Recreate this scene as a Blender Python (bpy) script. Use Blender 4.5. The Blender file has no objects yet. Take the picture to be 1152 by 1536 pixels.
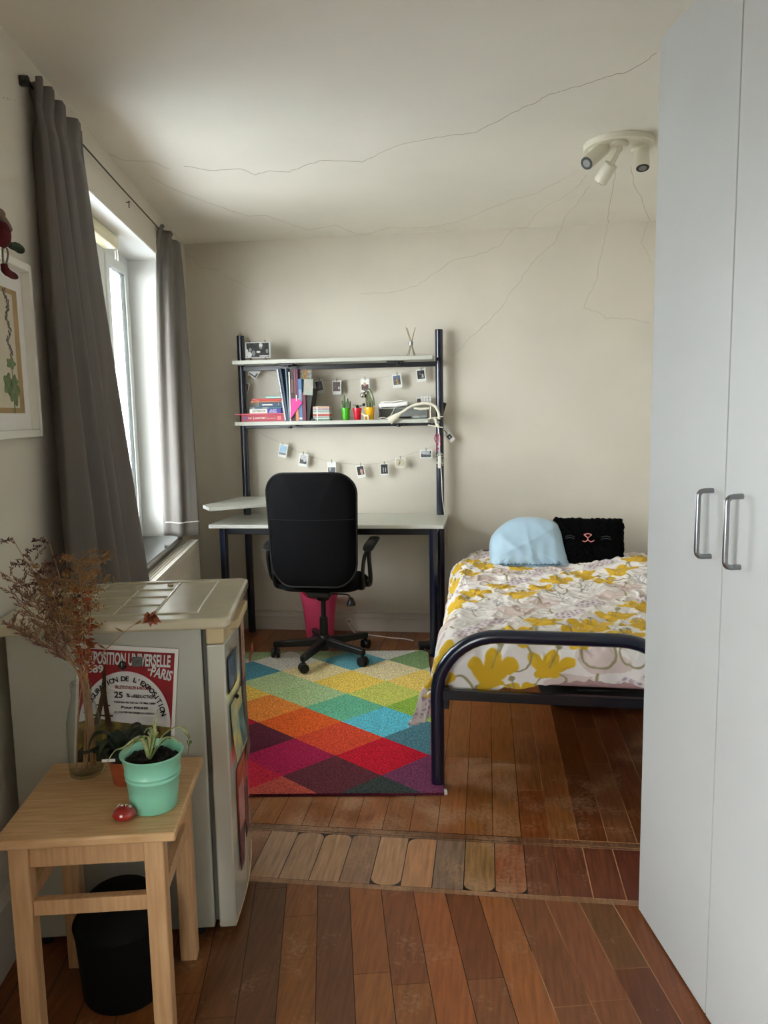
import bpy, bmesh, math, random
import numpy as np
from mathutils import Vector, Matrix, Euler, noise
random.seed(7)
D = bpy.data; SC = bpy.context.scene; COL = SC.collection
R = math.radians
# ------------------------------------------------------------ camera model
FPX, CX, CY, H = 1160.3, 576.0, 768.0, 1.45
YAW, PIT, ROL, DB = R(-7.61831), R(7.24659), R(-1.02644), R(-11.654)
fw = Vector((math.sin(YAW)*math.cos(PIT), math.cos(YAW)*math.cos(PIT), -math.sin(PIT)))
rt = Vector((math.cos(YAW), -math.sin(YAW), 0)); up = rt.cross(fw)
CR = rt*math.cos(ROL)+up*math.sin(ROL); CU = -rt*math.sin(ROL)+up*math.cos(ROL)
CAM = Vector((0, 0, H))
BF = Vector((math.sin(DB), math.cos(DB), 0)); BR = Vector((math.cos(DB), -math.sin(DB), 0)); RB = -DB
def ray(x, y): return CR*((x-CX)/FPX) - CU*((y-CY)/FPX) + fw
def onp(x, y, n, d):
    r = ray(x, y); return CAM + r*((d-n.dot(CAM))/n.dot(r))
def PZ(x, y, z=0): return onp(x, y, Vector((0, 0, 1)), z)
def PY(x, y, Y): return onp(x, y, Vector((0, 1, 0)), Y)
def inB(p): return Vector((BR.dot(p), BF.dot(p), p.z))
def BZ(x, y, z): return inB(PZ(x, y, z))
def BS(x, y, s): return inB(onp(x, y, BR, s))
def BFp(x, y, f): return inB(onp(x, y, BF, f))
cd = D.cameras.new('camera'); cam = D.objects.new('camera', cd); COL.objects.link(cam)
cd.sensor_fit = 'VERTICAL'; cd.sensor_height = 36.0; cd.lens = 36.0*FPX/1536.0; cd.clip_start = .02
cam.matrix_world = Matrix(((CR.x, CU.x, -fw.x, 0), (CR.y, CU.y, -fw.y, 0), (CR.z, CU.z, -fw.z, H), (0, 0, 0, 1)))
SC.camera = cam
# ------------------------------------------------------------ materials
def lin(c):
    c = c/255.0
    return c/12.92 if c <= .04045 else ((c+.055)/1.055)**2.4
def rgb(c): return (lin(c[0]), lin(c[1]), lin(c[2]), 1)
def M(name, c, rough=.5, met=0, var=0, vs=15, bump=0, bs=120, trans=0, spec=.5, attr=None, c2=None, stretch=None, sheen=0, alpha=None, coat=0, sss=0, transl=0):
    m = D.materials.new(name); m.use_nodes = True; nt = m.node_tree; N = nt.nodes; L = nt.links
    b = N['Principled BSDF']
    b.inputs['Base Color'].default_value = rgb(c); b.inputs['Roughness'].default_value = rough
    b.inputs['Metallic'].default_value = met; b.inputs['Specular IOR Level'].default_value = spec
    if trans: b.inputs['Transmission Weight'].default_value = trans
    if sheen: b.inputs['Sheen Weight'].default_value = sheen
    if coat: b.inputs['Coat Weight'].default_value = coat; b.inputs['Coat Roughness'].default_value = .15
    tc = N.new('ShaderNodeTexCoord'); mp = N.new('ShaderNodeMapping'); L.new(tc.outputs['Object'], mp.inputs['Vector'])
    if stretch: mp.inputs['Scale'].default_value = stretch
    src = None
    if attr:
        a = N.new('ShaderNodeAttribute'); a.attribute_name = attr; src = a.outputs['Color']
        L.new(src, b.inputs['Base Color'])
    if var or c2:
        n = N.new('ShaderNodeTexNoise'); n.inputs['Scale'].default_value = vs; n.inputs['Detail'].default_value = 5
        L.new(mp.outputs['Vector'], n.inputs['Vector'])
        cr = N.new('ShaderNodeMapRange'); cr.inputs[1].default_value = .35; cr.inputs[2].default_value = .65
        L.new(n.outputs['Fac'], cr.inputs[0])
        mx = N.new('ShaderNodeMix'); mx.data_type = 'RGBA'; L.new(cr.outputs[0], mx.inputs[0])
        if src:
            mx.blend_type = 'MULTIPLY'; L.new(src, mx.inputs[6])
            v = 1-var; mx.inputs[7].default_value = (v, v, v, 1)
        else:
            lo = c2 if c2 else tuple(x*(1-var) for x in c)
            mx.inputs[6].default_value = rgb(c); mx.inputs[7].default_value = rgb(lo)
        L.new(mx.outputs[2], b.inputs['Base Color'])
    if bump:
        n2 = N.new('ShaderNodeTexNoise'); n2.inputs['Scale'].default_value = bs; n2.inputs['Detail'].default_value = 4
        L.new(mp.outputs['Vector'], n2.inputs['Vector'])
        bp = N.new('ShaderNodeBump'); bp.inputs['Strength'].default_value = bump; bp.inputs['Distance'].default_value = .004
        L.new(n2.outputs['Fac'], bp.inputs['Height']); L.new(bp.outputs['Normal'], b.inputs['Normal'])
    if transl:
        t = N.new('ShaderNodeBsdfTranslucent'); t.inputs['Color'].default_value = rgb(c)
        ms = N.new('ShaderNodeMixShader'); ms.inputs[0].default_value = transl
        L.new(b.outputs[0], ms.inputs[1]); L.new(t.outputs[0], ms.inputs[2]); L.new(ms.outputs[0], N['Material Output'].inputs['Surface'])
    return m
WALL = M('wall_paint', (214, 208, 195), .85, var=.03, vs=2, bump=.08, bs=60)
CEIL = M('ceiling_paint', (233, 229, 218), .9, var=.03, vs=1.5, bump=.08, bs=40)
TRIM = M('trim_paint', (205, 200, 190), .5, bump=.05, bs=50)
CRACK = M('crack_grey', (134, 126, 110), .9)
CRACK2 = M('crack_pale', (178, 171, 153), .9)
PVC = M('window_plastic', (236, 240, 238), .3)
GASK = M('window_gasket', (70, 75, 74), .6)
STONE = M('sill_stone', (62, 64, 66), .12, var=.5, vs=30, coat=.4)
CREAM = M('cream_plastic', (226, 218, 180), .35)
FRTOP = M('fridge_top_plastic', (200, 192, 164), .25, var=.06, vs=6, coat=.8)
FRBODY = M('fridge_paint', (182, 184, 172), .35, var=.05, vs=3, bump=.03, bs=150)
FRDOOR = M('fridge_door_paint', (196, 196, 184), .12, coat=.6)
FRTAN = M('fridge_tan_trim', (200, 182, 140), .35)
BLACKP = M('black_plastic', (16, 17, 18), .45)
BLACKF = M('black_fabric', (9, 9, 11), .9, bump=.2, bs=900, spec=.12)
BLACKF2 = M('black_mesh_cloth', (17, 19, 22), .8, bump=.3, bs=1500, spec=.3)
NAVY = M('navy_metal', (12, 22, 46), .22, coat=.5)
NAVYD = M('dark_navy_metal', (8, 10, 20), .3)
WHITEB = M('white_laminate', (206, 208, 200), .3)
SHELFM = M('grey_laminate', (186, 188, 178), .4)
WARD = M('wardrobe_grey_paint', (190, 192, 191), .38, var=.02, vs=3, spec=.4)
WARDSH = M('gap_shadow_black', (26, 26, 30), .7)  # near-black that paints the shade in the gaps between wardrobe doors
STEEL = M('brushed_steel', (150, 152, 155), .28, met=1)
CHROME = M('chrome', (210, 210, 210), .12, met=1)
CURT = M('grey_curtain_cloth', (130, 125, 120), .75, var=.06, vs=8, bump=.15, bs=500, transl=.3, stretch=(1, 1, .3))
WIRE = M('dark_wire', (40, 40, 36), .5)
PINE = M('pine_wood', (214, 176, 130), .42, c2=(194, 152, 104), vs=9, stretch=(1.2, 14, 3), bump=.06, bs=60)
PINE2 = M('pine_leg_wood', (206, 166, 122), .45, c2=(188, 146, 102), vs=8, stretch=(14, 14, .8), bump=.06, bs=40)
WHITE = M('white_plastic', (232, 230, 220), .35)
LAMPW = M('cream_lamp_plastic', (226, 222, 204), .3)
PAPER = M('white_paper', (232, 230, 226), .8)
INK = M('black_ink', (24, 22, 20), .8)
REDP = M('poster_red', (150, 20, 28), .7, var=.12, vs=20)
SKYP = M('poster_white', (214, 214, 214), .7)
OLIVE = M('poster_field', (140, 118, 52), .7, c2=(60, 58, 24), vs=30)
GREEND = M('poster_dark_green', (34, 48, 34), .7, c2=(62, 70, 52), vs=30)
BROWN = M('poster_brown', (74, 52, 32), .8)
PINK = M('pink_plastic', (226, 78, 120), .38)
MAGENTA = M('magenta_card', (218, 40, 140), .5)
MINT = M('mint_enamel', (138, 212, 184), .3, coat=.3)
SOIL = M('potting_soil', (34, 26, 22), .95, c2=(10, 8, 8), vs=90, bump=1, bs=140)
TERRA = M('terracotta', (176, 84, 48), .6, var=.1, vs=30)
LEAFD = M('dark_leaf', (36, 58, 34), .4, var=.3, vs=40)
LEAFL = M('striped_leaf', (122, 142, 66), .45, c2=(196, 200, 150), vs=60)
REDST = M('red_varnish', (160, 24, 22), .12, coat=1)
def floormat():
    m = M('floor_boards', (110, 62, 38), .3, attr='Col')
    nt = m.node_tree; N = nt.nodes; L = nt.links; b = N['Principled BSDF']
    tc = N['Texture Coordinate']
    at = [n for n in N if n.type == 'ATTRIBUTE'][0]
    mp = N.new('ShaderNodeMapping'); mp.inputs['Scale'].default_value = (60, 5, 1); L.new(tc.outputs['Object'], mp.inputs['Vector'])
    n = N.new('ShaderNodeTexNoise'); n.inputs['Scale'].default_value = 1.5; n.inputs['Detail'].default_value = 8; L.new(mp.outputs['Vector'], n.inputs['Vector'])
    r = N.new('ShaderNodeMapRange'); r.inputs[1].default_value = .3; r.inputs[2].default_value = .7; r.inputs[3].default_value = .72; r.inputs[4].default_value = 1.22
    L.new(n.outputs['Fac'], r.inputs[0])
    mx = N.new('ShaderNodeMix'); mx.data_type = 'RGBA'; mx.blend_type = 'MULTIPLY'; mx.inputs[0].default_value = 1
    L.new(at.outputs['Color'], mx.inputs[6]); L.new(r.outputs[0], mx.inputs[7])
    # blotchy wear: speckled scuffs of bare pale wood
    n1 = N.new('ShaderNodeTexNoise'); n1.inputs['Scale'].default_value = 7; n1.inputs['Detail'].default_value = 3; L.new(tc.outputs['Object'], n1.inputs['Vector'])
    n3 = N.new('ShaderNodeTexNoise'); n3.inputs['Scale'].default_value = 75; n3.inputs['Detail'].default_value = 6; n3.inputs['Roughness'].default_value = .75; L.new(tc.outputs['Object'], n3.inputs['Vector'])
    wa = N.new('ShaderNodeAttribute'); wa.attribute_name = 'Wear'
    a1 = N.new('ShaderNodeMath'); a1.operation = 'MULTIPLY_ADD'; L.new(n1.outputs['Fac'], a1.inputs[0]); a1.inputs[1].default_value = .9; L.new(n3.outputs['Fac'], a1.inputs[2])
    a2 = N.new('ShaderNodeMath'); a2.operation = 'ADD'; L.new(a1.outputs[0], a2.inputs[0]); L.new(wa.outputs['Fac'], a2.inputs[1])
    r2 = N.new('ShaderNodeMapRange'); r2.inputs[1].default_value = 1.03; r2.inputs[2].default_value = 1.28; r2.inputs[4].default_value = .7; L.new(a2.outputs[0], r2.inputs[0])
    m2 = N.new('ShaderNodeMix'); m2.data_type = 'RGBA'; m2.inputs[7].default_value = rgb((176, 138, 104)); L.new(r2.outputs[0], m2.inputs[0]); L.new(mx.outputs[2], m2.inputs[6])
    L.new(m2.outputs[2], b.inputs['Base Color'])
    r3 = N.new('ShaderNodeMapRange'); r3.inputs[3].default_value = .34; r3.inputs[4].default_value = .62; L.new(r2.outputs[0], r3.inputs[0])
    r3.inputs[2].default_value = .6
    L.new(r3.outputs[0], b.inputs['Roughness'])
    bp = N.new('ShaderNodeBump'); bp.inputs['Strength'].default_value = .12; bp.inputs['Distance'].default_value = .002
    L.new(n.outputs['Fac'], bp.inputs['Height']); L.new(bp.outputs['Normal'], b.inputs['Normal'])
    return m
FLOORM = floormat()
GAPM = M('floor_gap_filler', (52, 32, 22), .8)
GAPL = M('floor_gap_pale_filler', (214, 168, 124), .8, c2=(120, 80, 54), vs=3)
PEG = M('small_clear_peg', (150, 148, 136), .4)
def thinglass(name, tint, edge):
    m = D.materials.new(name); m.use_nodes = True; nt = m.node_tree; N = nt.nodes; L = nt.links; N.remove(N['Principled BSDF'])
    t = N.new('ShaderNodeBsdfTransparent'); g = N.new('ShaderNodeBsdfGlossy'); g.inputs['Roughness'].default_value = .02
    lw = N.new('ShaderNodeLayerWeight'); lw.inputs['Blend'].default_value = edge
    cr = N.new('ShaderNodeMix'); cr.data_type = 'RGBA'; cr.inputs[6].default_value = (.97, .98, .975, 1); cr.inputs[7].default_value = tint; L.new(lw.outputs['Facing'], cr.inputs[0]); L.new(cr.outputs[2], t.inputs['Color'])
    ms = N.new('ShaderNodeMixShader'); pw_ = N.new('ShaderNodeMath'); pw_.operation = 'POWER'; pw_.inputs[1].default_value = 5; l2 = N.new('ShaderNodeLayerWeight'); l2.inputs['Blend'].default_value = .5; L.new(l2.outputs['Facing'], pw_.inputs[0])
    fr = N.new('ShaderNodeMath'); fr.operation = 'MULTIPLY_ADD'; fr.inputs[1].default_value = .7; fr.inputs[2].default_value = .03; L.new(pw_.outputs[0], fr.inputs[0])
    L.new(fr.outputs[0], ms.inputs[0]); L.new(t.outputs[0], ms.inputs[1]); L.new(g.outputs[0], ms.inputs[2]); L.new(ms.outputs[0], N['Material Output'].inputs['Surface'])
    return m
GLASS = thinglass('window_glass', (.95, .97, .97, 1), .1)
VGLASS = thinglass('bottle_glass', (.66, .72, .68, 1), .30)
# ------------------------------------------------------------ mesh builder
class MB:
    def __init__(s): s.v = []; s.f = []; s.m = []; s.c = []; s.cm = 0; s.cc = None
    def add(s, vs, fs):
        o = len(s.v); s.v += [tuple(v) for v in vs]
        for f in fs: s.f.append([i+o for i in f]); s.m.append(s.cm); s.c.append(s.cc)
        return s
    def mat(s, i): s.cm = i; return s
    def col(s, c): s.cc = c; return s
    def box(s, x0, x1, y0, y1, z0, z1):
        return s.add([(x0, y0, z0), (x1, y0, z0), (x1, y1, z0), (x0, y1, z0), (x0, y0, z1), (x1, y0, z1), (x1, y1, z1), (x0, y1, z1)],
                     [(0, 3, 2, 1), (4, 5, 6, 7), (0, 1, 5, 4), (1, 2, 6, 5), (2, 3, 7, 6), (3, 0, 4, 7)])
    def prism(s, poly, a, b, axis='z'):
        def q(p, h):
            if axis == 'z': return (p[0], p[1], h)
            if axis == 'y': return (p[0], h, p[1])
            return (h, p[0], p[1])
        n = len(poly)
        return s.add([q(p, a) for p in poly]+[q(p, b) for p in poly],
                     [list(range(n))[::-1], list(range(n, 2*n))]+[(i, (i+1) % n, (i+1) % n+n, i+n) for i in range(n)])
    def tube(s, pts, r, seg=10, closed=False, flat=None, cap=True):
        pts = [Vector(p) for p in pts]; n = len(pts)
        rr = r if isinstance(r, (list, tuple)) else [r]*n
        ref = None; vs = []
        for i, p in enumerate(pts):
            if closed: t = pts[(i+1) % n]-pts[i-1]
            else: t = pts[min(i+1, n-1)]-pts[max(i-1, 0)]
            if t.length < 1e-9: t = Vector((0, 0, 1))
            t.normalize()
            if ref is None:
                ref = Vector((0, 0, 1)) if abs(t.z) < .9 else Vector((1, 0, 0))
            a = ref-t*ref.dot(t)
            if a.length < 1e-6: a = t.orthogonal()
            a.normalize(); b = t.cross(a); ref = a
            for k in range(seg):
                w = 2*math.pi*k/seg
                fl = flat if flat else 1
                vs.append(p+a*(math.cos(w)*rr[i]*fl)+b*(math.sin(w)*rr[i]))
        fs = []
        for i in range(n if closed else n-1):
            j = (i+1) % n
            for k in range(seg):
                k2 = (k+1) % seg; fs.append((i*seg+k, i*seg+k2, j*seg+k2, j*seg+k))
        if not closed and cap:
            fs.append(list(range(seg))[::-1]); fs.append([(n-1)*seg+k for k in range(seg)])
        return s.add(vs, fs)
    def cyl(s, a, b, r, r2=None, seg=16): return s.tube([a, b], [r, r if r2 is None else r2], seg)
    def lathe(s, prof, c=(0, 0, 0), seg=32, sx=1, sy=1, cap=True):
        vs = []
        for r, z in prof:
            for k in range(seg):
                w = 2*math.pi*k/seg; vs.append((c[0]+r*sx*math.cos(w), c[1]+r*sy*math.sin(w), c[2]+z))
        fs = []; n = len(prof)
        for i in range(n-1):
            for k in range(seg):
                k2 = (k+1) % seg; fs.append((i*seg+k, i*seg+k2, (i+1)*seg+k2, (i+1)*seg+k))
        if cap and prof[0][0] > 1e-5: fs.append(list(range(seg))[::-1])
        if cap and prof[-1][0] > 1e-5: fs.append([(n-1)*seg+k for k in range(seg)])
        return s.add(vs, fs)
    def grid(s, fn, nu, nv):
        vs = [fn(i/nu, j/nv) for j in range(nv+1) for i in range(nu+1)]
        return s.add(vs, [(j*(nu+1)+i, j*(nu+1)+i+1, (j+1)*(nu+1)+i+1, (j+1)*(nu+1)+i) for j in range(nv) for i in range(nu)])
    def ball(s, c, r, seg=14, rings=8, sc=(1, 1, 1)):
        pr = [(math.sin(math.pi*i/rings), -math.cos(math.pi*i/rings)) for i in range(rings+1)]
        vs = []
        for a, z in pr:
            for k in range(seg):
                w = 2*math.pi*k/seg; vs.append((c[0]+r*a*sc[0]*math.cos(w), c[1]+r*a*sc[1]*math.sin(w), c[2]+r*z*sc[2]))
        fs = [(i*seg+k, i*seg+(k+1) % seg, (i+1)*seg+(k+1) % seg, (i+1)*seg+k) for i in range(rings) for k in range(seg)]
        return s.add(vs, fs)
    def pillow(s, outline, t0, t1, fn, rings=8, p=3.0):
        # outline: 2D loop; closed cushion between height -t0 and +t1; fn maps (x, y, h) to a 3D point
        cx = sum(q[0] for q in outline)/len(outline); cy = sum(q[1] for q in outline)/len(outline); n = len(outline)
        vs = []; prof = []
        for i in range(rings+1): a = i/rings; prof.append((1-(1-math.sin(a*math.pi/2))**1, a))
        rows = []
        for sgn, t in ((-1, t0), (1, t1)):
            row = []
            for i in range(rings+1):
                r = i/rings; row.append((r, sgn*t*max(0, 1-r**p)**.5))
            rows.append(row)
        seq = rows[0][:]+rows[1][::-1][1:]
        for r, h in seq:
            rr = max(r, 1e-4)
            for q in outline: vs.append(fn(cx+(q[0]-cx)*rr, cy+(q[1]-cy)*rr, h))
        fs = [(i*n+k, i*n+(k+1) % n, (i+1)*n+(k+1) % n, (i+1)*n+k) for i in range(len(seq)-1) for k in range(n)]
        return s.add(vs, fs)
    def xf(s, M4, start=0):
        for i in range(start, len(s.v)): s.v[i] = tuple(M4 @ Vector(s.v[i]))
        return s
    def build(s, name, mats, parent=None, bevel=0, seg=2, ang=38, wn=True):
        me = D.meshes.new(name)
        org = Vector(parent.get('_org', (0, 0, 0))) if parent is not None else Vector((0, 0, 0))
        me.from_pydata([tuple(Vector(v)-org) for v in s.v], [], s.f)
        mats = mats if isinstance(mats, (list, tuple)) else [mats]
        for m in mats: me.materials.append(m)
        me.polygons.foreach_set('material_index', s.m)
        if any(c is not None for c in s.c):
            a = me.color_attributes.new('Col', 'FLOAT_COLOR', 'CORNER'); k = 0; buf = []
            for f, c in zip(s.f, s.c):
                buf += list(rgb(c) if c is not None else (1, 1, 1, 1))*len(f)
            a.data.foreach_set('color', buf)
        bm = bmesh.new(); bm.from_mesh(me)
        bmesh.ops.remove_doubles(bm, verts=bm.verts, dist=1e-6)
        if not getattr(s, 'keepn', False): bmesh.ops.recalc_face_normals(bm, faces=bm.faces)
        bm.to_mesh(me); bm.free()
        me.polygons.foreach_set('use_smooth', [True]*len(me.polygons)); me.set_sharp_from_angle(angle=R(ang))
        o = D.objects.new(name, me); COL.objects.link(o)
        if parent is not None:
            o.parent = parent
            o['_org'] = tuple(org) if parent.get('_org') is not None else (0, 0, 0)
        if bevel:
            b = o.modifiers.new('bevel', 'BEVEL'); b.width = bevel; b.segments = seg; b.limit_method = 'ANGLE'; b.angle_limit = R(40); b.use_clamp_overlap = True
        return o
def tag(o, label=None, cat=None, group=None, kind=None):
    if label: o['label'] = label
    if cat: o['category'] = cat
    if group: o['group'] = group
    if kind: o['kind'] = kind
    return o
class Fr:
    def __init__(s, x=0, y=0, rz=0): s.x = x; s.y = y; s.rz = rz
    def w(s, p): c, n = math.cos(s.rz), math.sin(s.rz); return Vector((s.x+c*p[0]-n*p[1], s.y+n*p[0]+c*p[1], p[2]))
    def l(s, p): c, n = math.cos(s.rz), math.sin(s.rz); dx, dy = p[0]-s.x, p[1]-s.y; return Vector((c*dx+n*dy, -n*dx+c*dy, p[2]))
A = Fr(); B = Fr(0, 0, RB)
def thing(name, label, cat, fr, org, group=None):
    o = D.objects.new(name, None); COL.objects.link(o); o.empty_display_size = .05
    o.location = fr.w(org); o.rotation_euler.z = fr.rz; o['_org'] = tuple(org)
    return tag(o, label, cat, group)
def solo(mb, name, mats, label, cat, fr=A, org=(0, 0, 0), group=None, bevel=0, kind=None, **k):
    mb.v = [tuple(Vector(v)-Vector(org)) for v in mb.v]
    o = mb.build(name, mats, None, bevel, **k); o.location = fr.w(org); o.rotation_euler.z = fr.rz; o['_org'] = tuple(org)
    return tag(o, label, cat, group, kind)
def struct(mb, name, mats, fr=A, **k):
    o = mb.build(name, mats, None, **k); o.location = (fr.x, fr.y, 0); o.rotation_euler.z = fr.rz; o['kind'] = 'structure'; return o
def text(name, body, size, mat, parent, M4, depth=.0006, width=None, label=None, squash=1, bold=.012):
    cu = D.curves.new(name, 'FONT'); cu.body = body; cu.size = size; cu.extrude = depth; cu.align_x = 'CENTER'; cu.align_y = 'CENTER'; cu.offset = size*bold; cu.resolution_u = 3
    to = D.objects.new(name+'_c', cu); COL.objects.link(to); bpy.context.view_layer.update()
    dg = bpy.context.evaluated_depsgraph_get(); me = D.meshes.new_from_object(to.evaluated_get(dg))
    if width and len(me.vertices):
        xs = [v.co.x for v in me.vertices]; w = max(xs)-min(xs); k = width/w
        me.transform(Matrix.Diagonal((k, squash, 1, 1)))
    D.objects.remove(to); D.curves.remove(cu)
    me.materials.clear(); me.materials.append(mat)
    org = Vector(parent.get('_org', (0, 0, 0))) if parent else Vector((0, 0, 0))
    me.transform(Matrix.Translation(-org) @ M4)
    o = D.objects.new(name, me); COL.objects.link(o); o.parent = parent
    if label: o['label'] = label
    return o
def face_dir(o, x, y):  # 4x4 from origin + in-plane x and y axes
    x = Vector(x).normalized(); y = Vector(y).normalized(); z = x.cross(y)
    return Matrix(((x.x, y.x, z.x, o[0]), (x.y, y.y, z.y, o[1]), (x.z, y.z, z.z, o[2]), (0, 0, 0, 1)))
def arc(cx, cz, r, a0, a1, n=8): return [(cx+r*math.cos(R(a0+(a1-a0)*i/n)), cz+r*math.sin(R(a0+(a1-a0)*i/n))) for i in range(n+1)]
def rrect(x0, x1, y0, y1, r, n=5):
    return arc(x1-r, y0+r, r, -90, 0, n)+arc(x1-r, y1-r, r, 0, 90, n)+arc(x0+r, y1-r, r, 90, 180, n)+arc(x0+r, y0+r, r, 180, 270, n)
def spl(pts, n=8):
    pts = [Vector(p) for p in pts]; out = []
    for i in range(len(pts)-1):
        p0, p1, p2, p3 = pts[max(i-1, 0)], pts[i], pts[i+1], pts[min(i+2, len(pts)-1)]
        for k in range(n):
            t = k/n; out.append(.5*((2*p1)+(p2-p0)*t+(2*p0-5*p1+4*p2-p3)*t*t+(3*p1-p0-3*p2+p3)*t**3))
    out.append(pts[-1]); return out
# ============================================================ ROOM
YB = 5.017; SL = -.90; ZC = 2.57; XR = 1.3; SR = 1.47; FN = -1.3
cornL = B.l((-1.954, YB, 0))           # back-left corner in frame B
Wb0, Wb1 = 2.95, 4.69; Zs, Zt = .758, 2.336; SW = -1.10   # window opening
Wb1o = 4.60
# floor: planks as geometry, one mesh
fl = MB()
def clipconv(poly, clip):
    out = poly
    for i in range(len(clip)):
        a = clip[i]; b = clip[(i+1) % len(clip)]; inp = out; out = []
        if not inp: break
        def side(p): return (b[0]-a[0])*(p[1]-a[1])-(b[1]-a[1])*(p[0]-a[0])
        for k in range(len(inp)):
            p = inp[k]; q = inp[k-1]; sp, sq = side(p), side(q)
            if (sp >= 0) != (sq >= 0):
                t = sq/(sq-sp); out.append((q[0]+(p[0]-q[0])*t, q[1]+(p[1]-q[1])*t))
            if sp >= 0: out.append(p)
    return out
frontcol = {-3: (60, 34, 22), -2: (52, 28, 20), -1: (98, 66, 38), 0: (76, 46, 36), 1: (104, 70, 42), 2: (94, 54, 32), 3: (112, 62, 34), 4: (86, 48, 30), 5: (110, 58, 34), 6: (78, 44, 34), 7: (84, 48, 34), 8: (66, 36, 28), 9: (84, 44, 28)}
rnd = random.Random(3)
def warm(c, k=1.40): g = (c[0]*.5+c[1]*.4+c[2]*.1); c = tuple(v*.62+u*g*.38 for v, u in zip(c, (1.25, .80, .55))); c = tuple(v*.72+u*.28 for v, u in zip(c, (96, 59, 39))); return (min(255, c[0]*k), c[1]*k*.95, c[2]*k*.68)
wear = []
def plank(fr, x0, x1, y0, y1, col, clip, w=0, z=0.0):
    poly = [tuple(fr.w((x, y, 0))[:2]) for x, y in ((x0, y0), (x1, y0), (x1, y1), (x0, y1))]
    poly = clipconv(poly, clip)
    if len(poly) < 3: return
    fl.col(col); fl.add([(p[0], p[1], z) for p in poly], [list(range(len(poly)))]); wear.append(w)
def jit(c, a=10):
    c = warm(c)
    d = rnd.uniform(-a, a)
    return tuple(max(5, v+d+rnd.uniform(-3, 3)) for v in c)
S1, S2 = 2.187, 2.497
room_near = [(-3, -2.2), (3, -2.2), (3, S1), (-3, S1)]
for k in range(-16, 18):
    x0 = .029+.0968*k-.0968; base = frontcol.get(k, (80, 46, 30)); y = -2.0+rnd.uniform(0, .9)
    ends = [-2.2]
    while y < 3.2: ends.append(y); y += rnd.uniform(.5, 1.1)
    ends.append(3.4)
    for a, b in zip(ends[:-1], ends[1:]):
        plank(B, x0+.0012, x0+.0968-.0012, a+.0006, b-.0008, jit(base, 8), room_near, -.03 if k < 7 else -.12)
stripcol = {-6: (122, 108, 94), -5: (120, 104, 88), -4: (128, 110, 90), -3: (106, 88, 76), -2: (134, 112, 90), -1: (138, 108, 82), 0: (98, 88, 80), 1: (112, 92, 60), 2: (112, 70, 46), 3: (88, 56, 40), 4: (86, 50, 34), 5: (84, 48, 32), 6: (76, 38, 26)}
full = [(-3, -3), (3, -3), (3, 6), (-3, 6)]
plank(A, -3, 3, S1+.0008, S1+.024, (140, 100, 70), full, .12)
plank(A, -3, 3, S2-.012, S2-.0008, (118, 84, 58), full, .1)
plank(A, -3, .22, S1+.0245, S2-.0128, (44, 28, 20), full, -.5, -.0002); plank(A, .22, 3, S1+.0245, S2-.0128, (190, 146, 106), full, -.5, -.0002)
for k in range(-19, 14):
    x0 = .025+.097*(k-1); xa, xb, ya, yb = x0+.0015, x0+.097-.0015, S1+.0255, S2-.0135
    q = stripcol.get(k+1, (100, 70, 50) if k < 0 else (74, 38, 26)); r4 = {-6: (0, 0, .03, .03), -5: (0, 0, .03, .03), -4: (0, 0, .012, .02), -3: (.036, .036, .0, .0), -2: (0, 0, .0, .032), 0: (.03, .03, 0, 0), 1: (.012, .03, 0, 0)}.get(k, (0, 0, 0, 0))
    poly = []
    for (cx_, cy_, a0, rr_) in ((xa, ya, 180, r4[0]), (xb, ya, 270, r4[1]), (xb, yb, 0, r4[2]), (xa, yb, 90, r4[3])):
        sx_ = 1 if cx_ == xa else -1; sy_ = 1 if cy_ == ya else -1
        poly += [(cx_, cy_)] if not rr_ else [(cx_+sx_*rr_+rr_*math.cos(R(a0+90*t/6)), cy_+sy_*rr_+rr_*math.sin(R(a0+90*t/6))) for t in range(7)]
    fl.col(tuple(v*g_+4 for v, g_ in zip(q, (1.30, 1.16, 1.04)))); fl.add([(p[0], p[1], 0) for p in poly], [list(range(len(poly)))]); wear.append(.10 if k < 2 else (.02 if k < 4 else -.15))
plank(A, -3, 3, S2+.0012, S2+.03, (112, 72, 46), full, .14)
for k in range(-22, 15):
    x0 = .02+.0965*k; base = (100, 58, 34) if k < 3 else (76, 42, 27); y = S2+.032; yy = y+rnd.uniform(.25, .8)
    ends = [y]
    while yy < 5.2: ends.append(yy); yy += rnd.uniform(.35, .9)
    ends.append(5.3)
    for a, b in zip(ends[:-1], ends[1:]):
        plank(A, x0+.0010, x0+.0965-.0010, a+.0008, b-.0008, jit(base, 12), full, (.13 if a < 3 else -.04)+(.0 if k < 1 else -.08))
fl.cm = 1; fl.col((60, 36, 22)); fl.add([(-3, -3, -.0004), (.12, -3, -.0004), (.12, 6, -.0004), (-3, 6, -.0004)], [(0, 1, 2, 3)]); wear.append(0)
fl.cm = 2; fl.add([(.12, -3, -.0004), (3, -3, -.0004), (3, 6, -.0004), (.12, 6, -.0004)], [(0, 1, 2, 3)]); wear.append(0)
fl.keepn = True
floor = struct(fl, 'floor', [FLOORM, GAPM, GAPL])
# rebuild wear attribute on the faces
wa = floor.data.attributes.new('Wear', 'FLOAT', 'FACE')
if len(floor.data.polygons) == len(wear): wa.data.foreach_set('value', wear)
# rounded worn board ends in the old threshold strip
WORN = M('worn_board_end', (134, 112, 92), .6, c2=(110, 84, 62), vs=40)
def crackpart(name, pts, par, mat=CRACK, w=.0016):
    m = MB(); m.tube(pts, w, 4); return m.build(name, mat, par)
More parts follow.
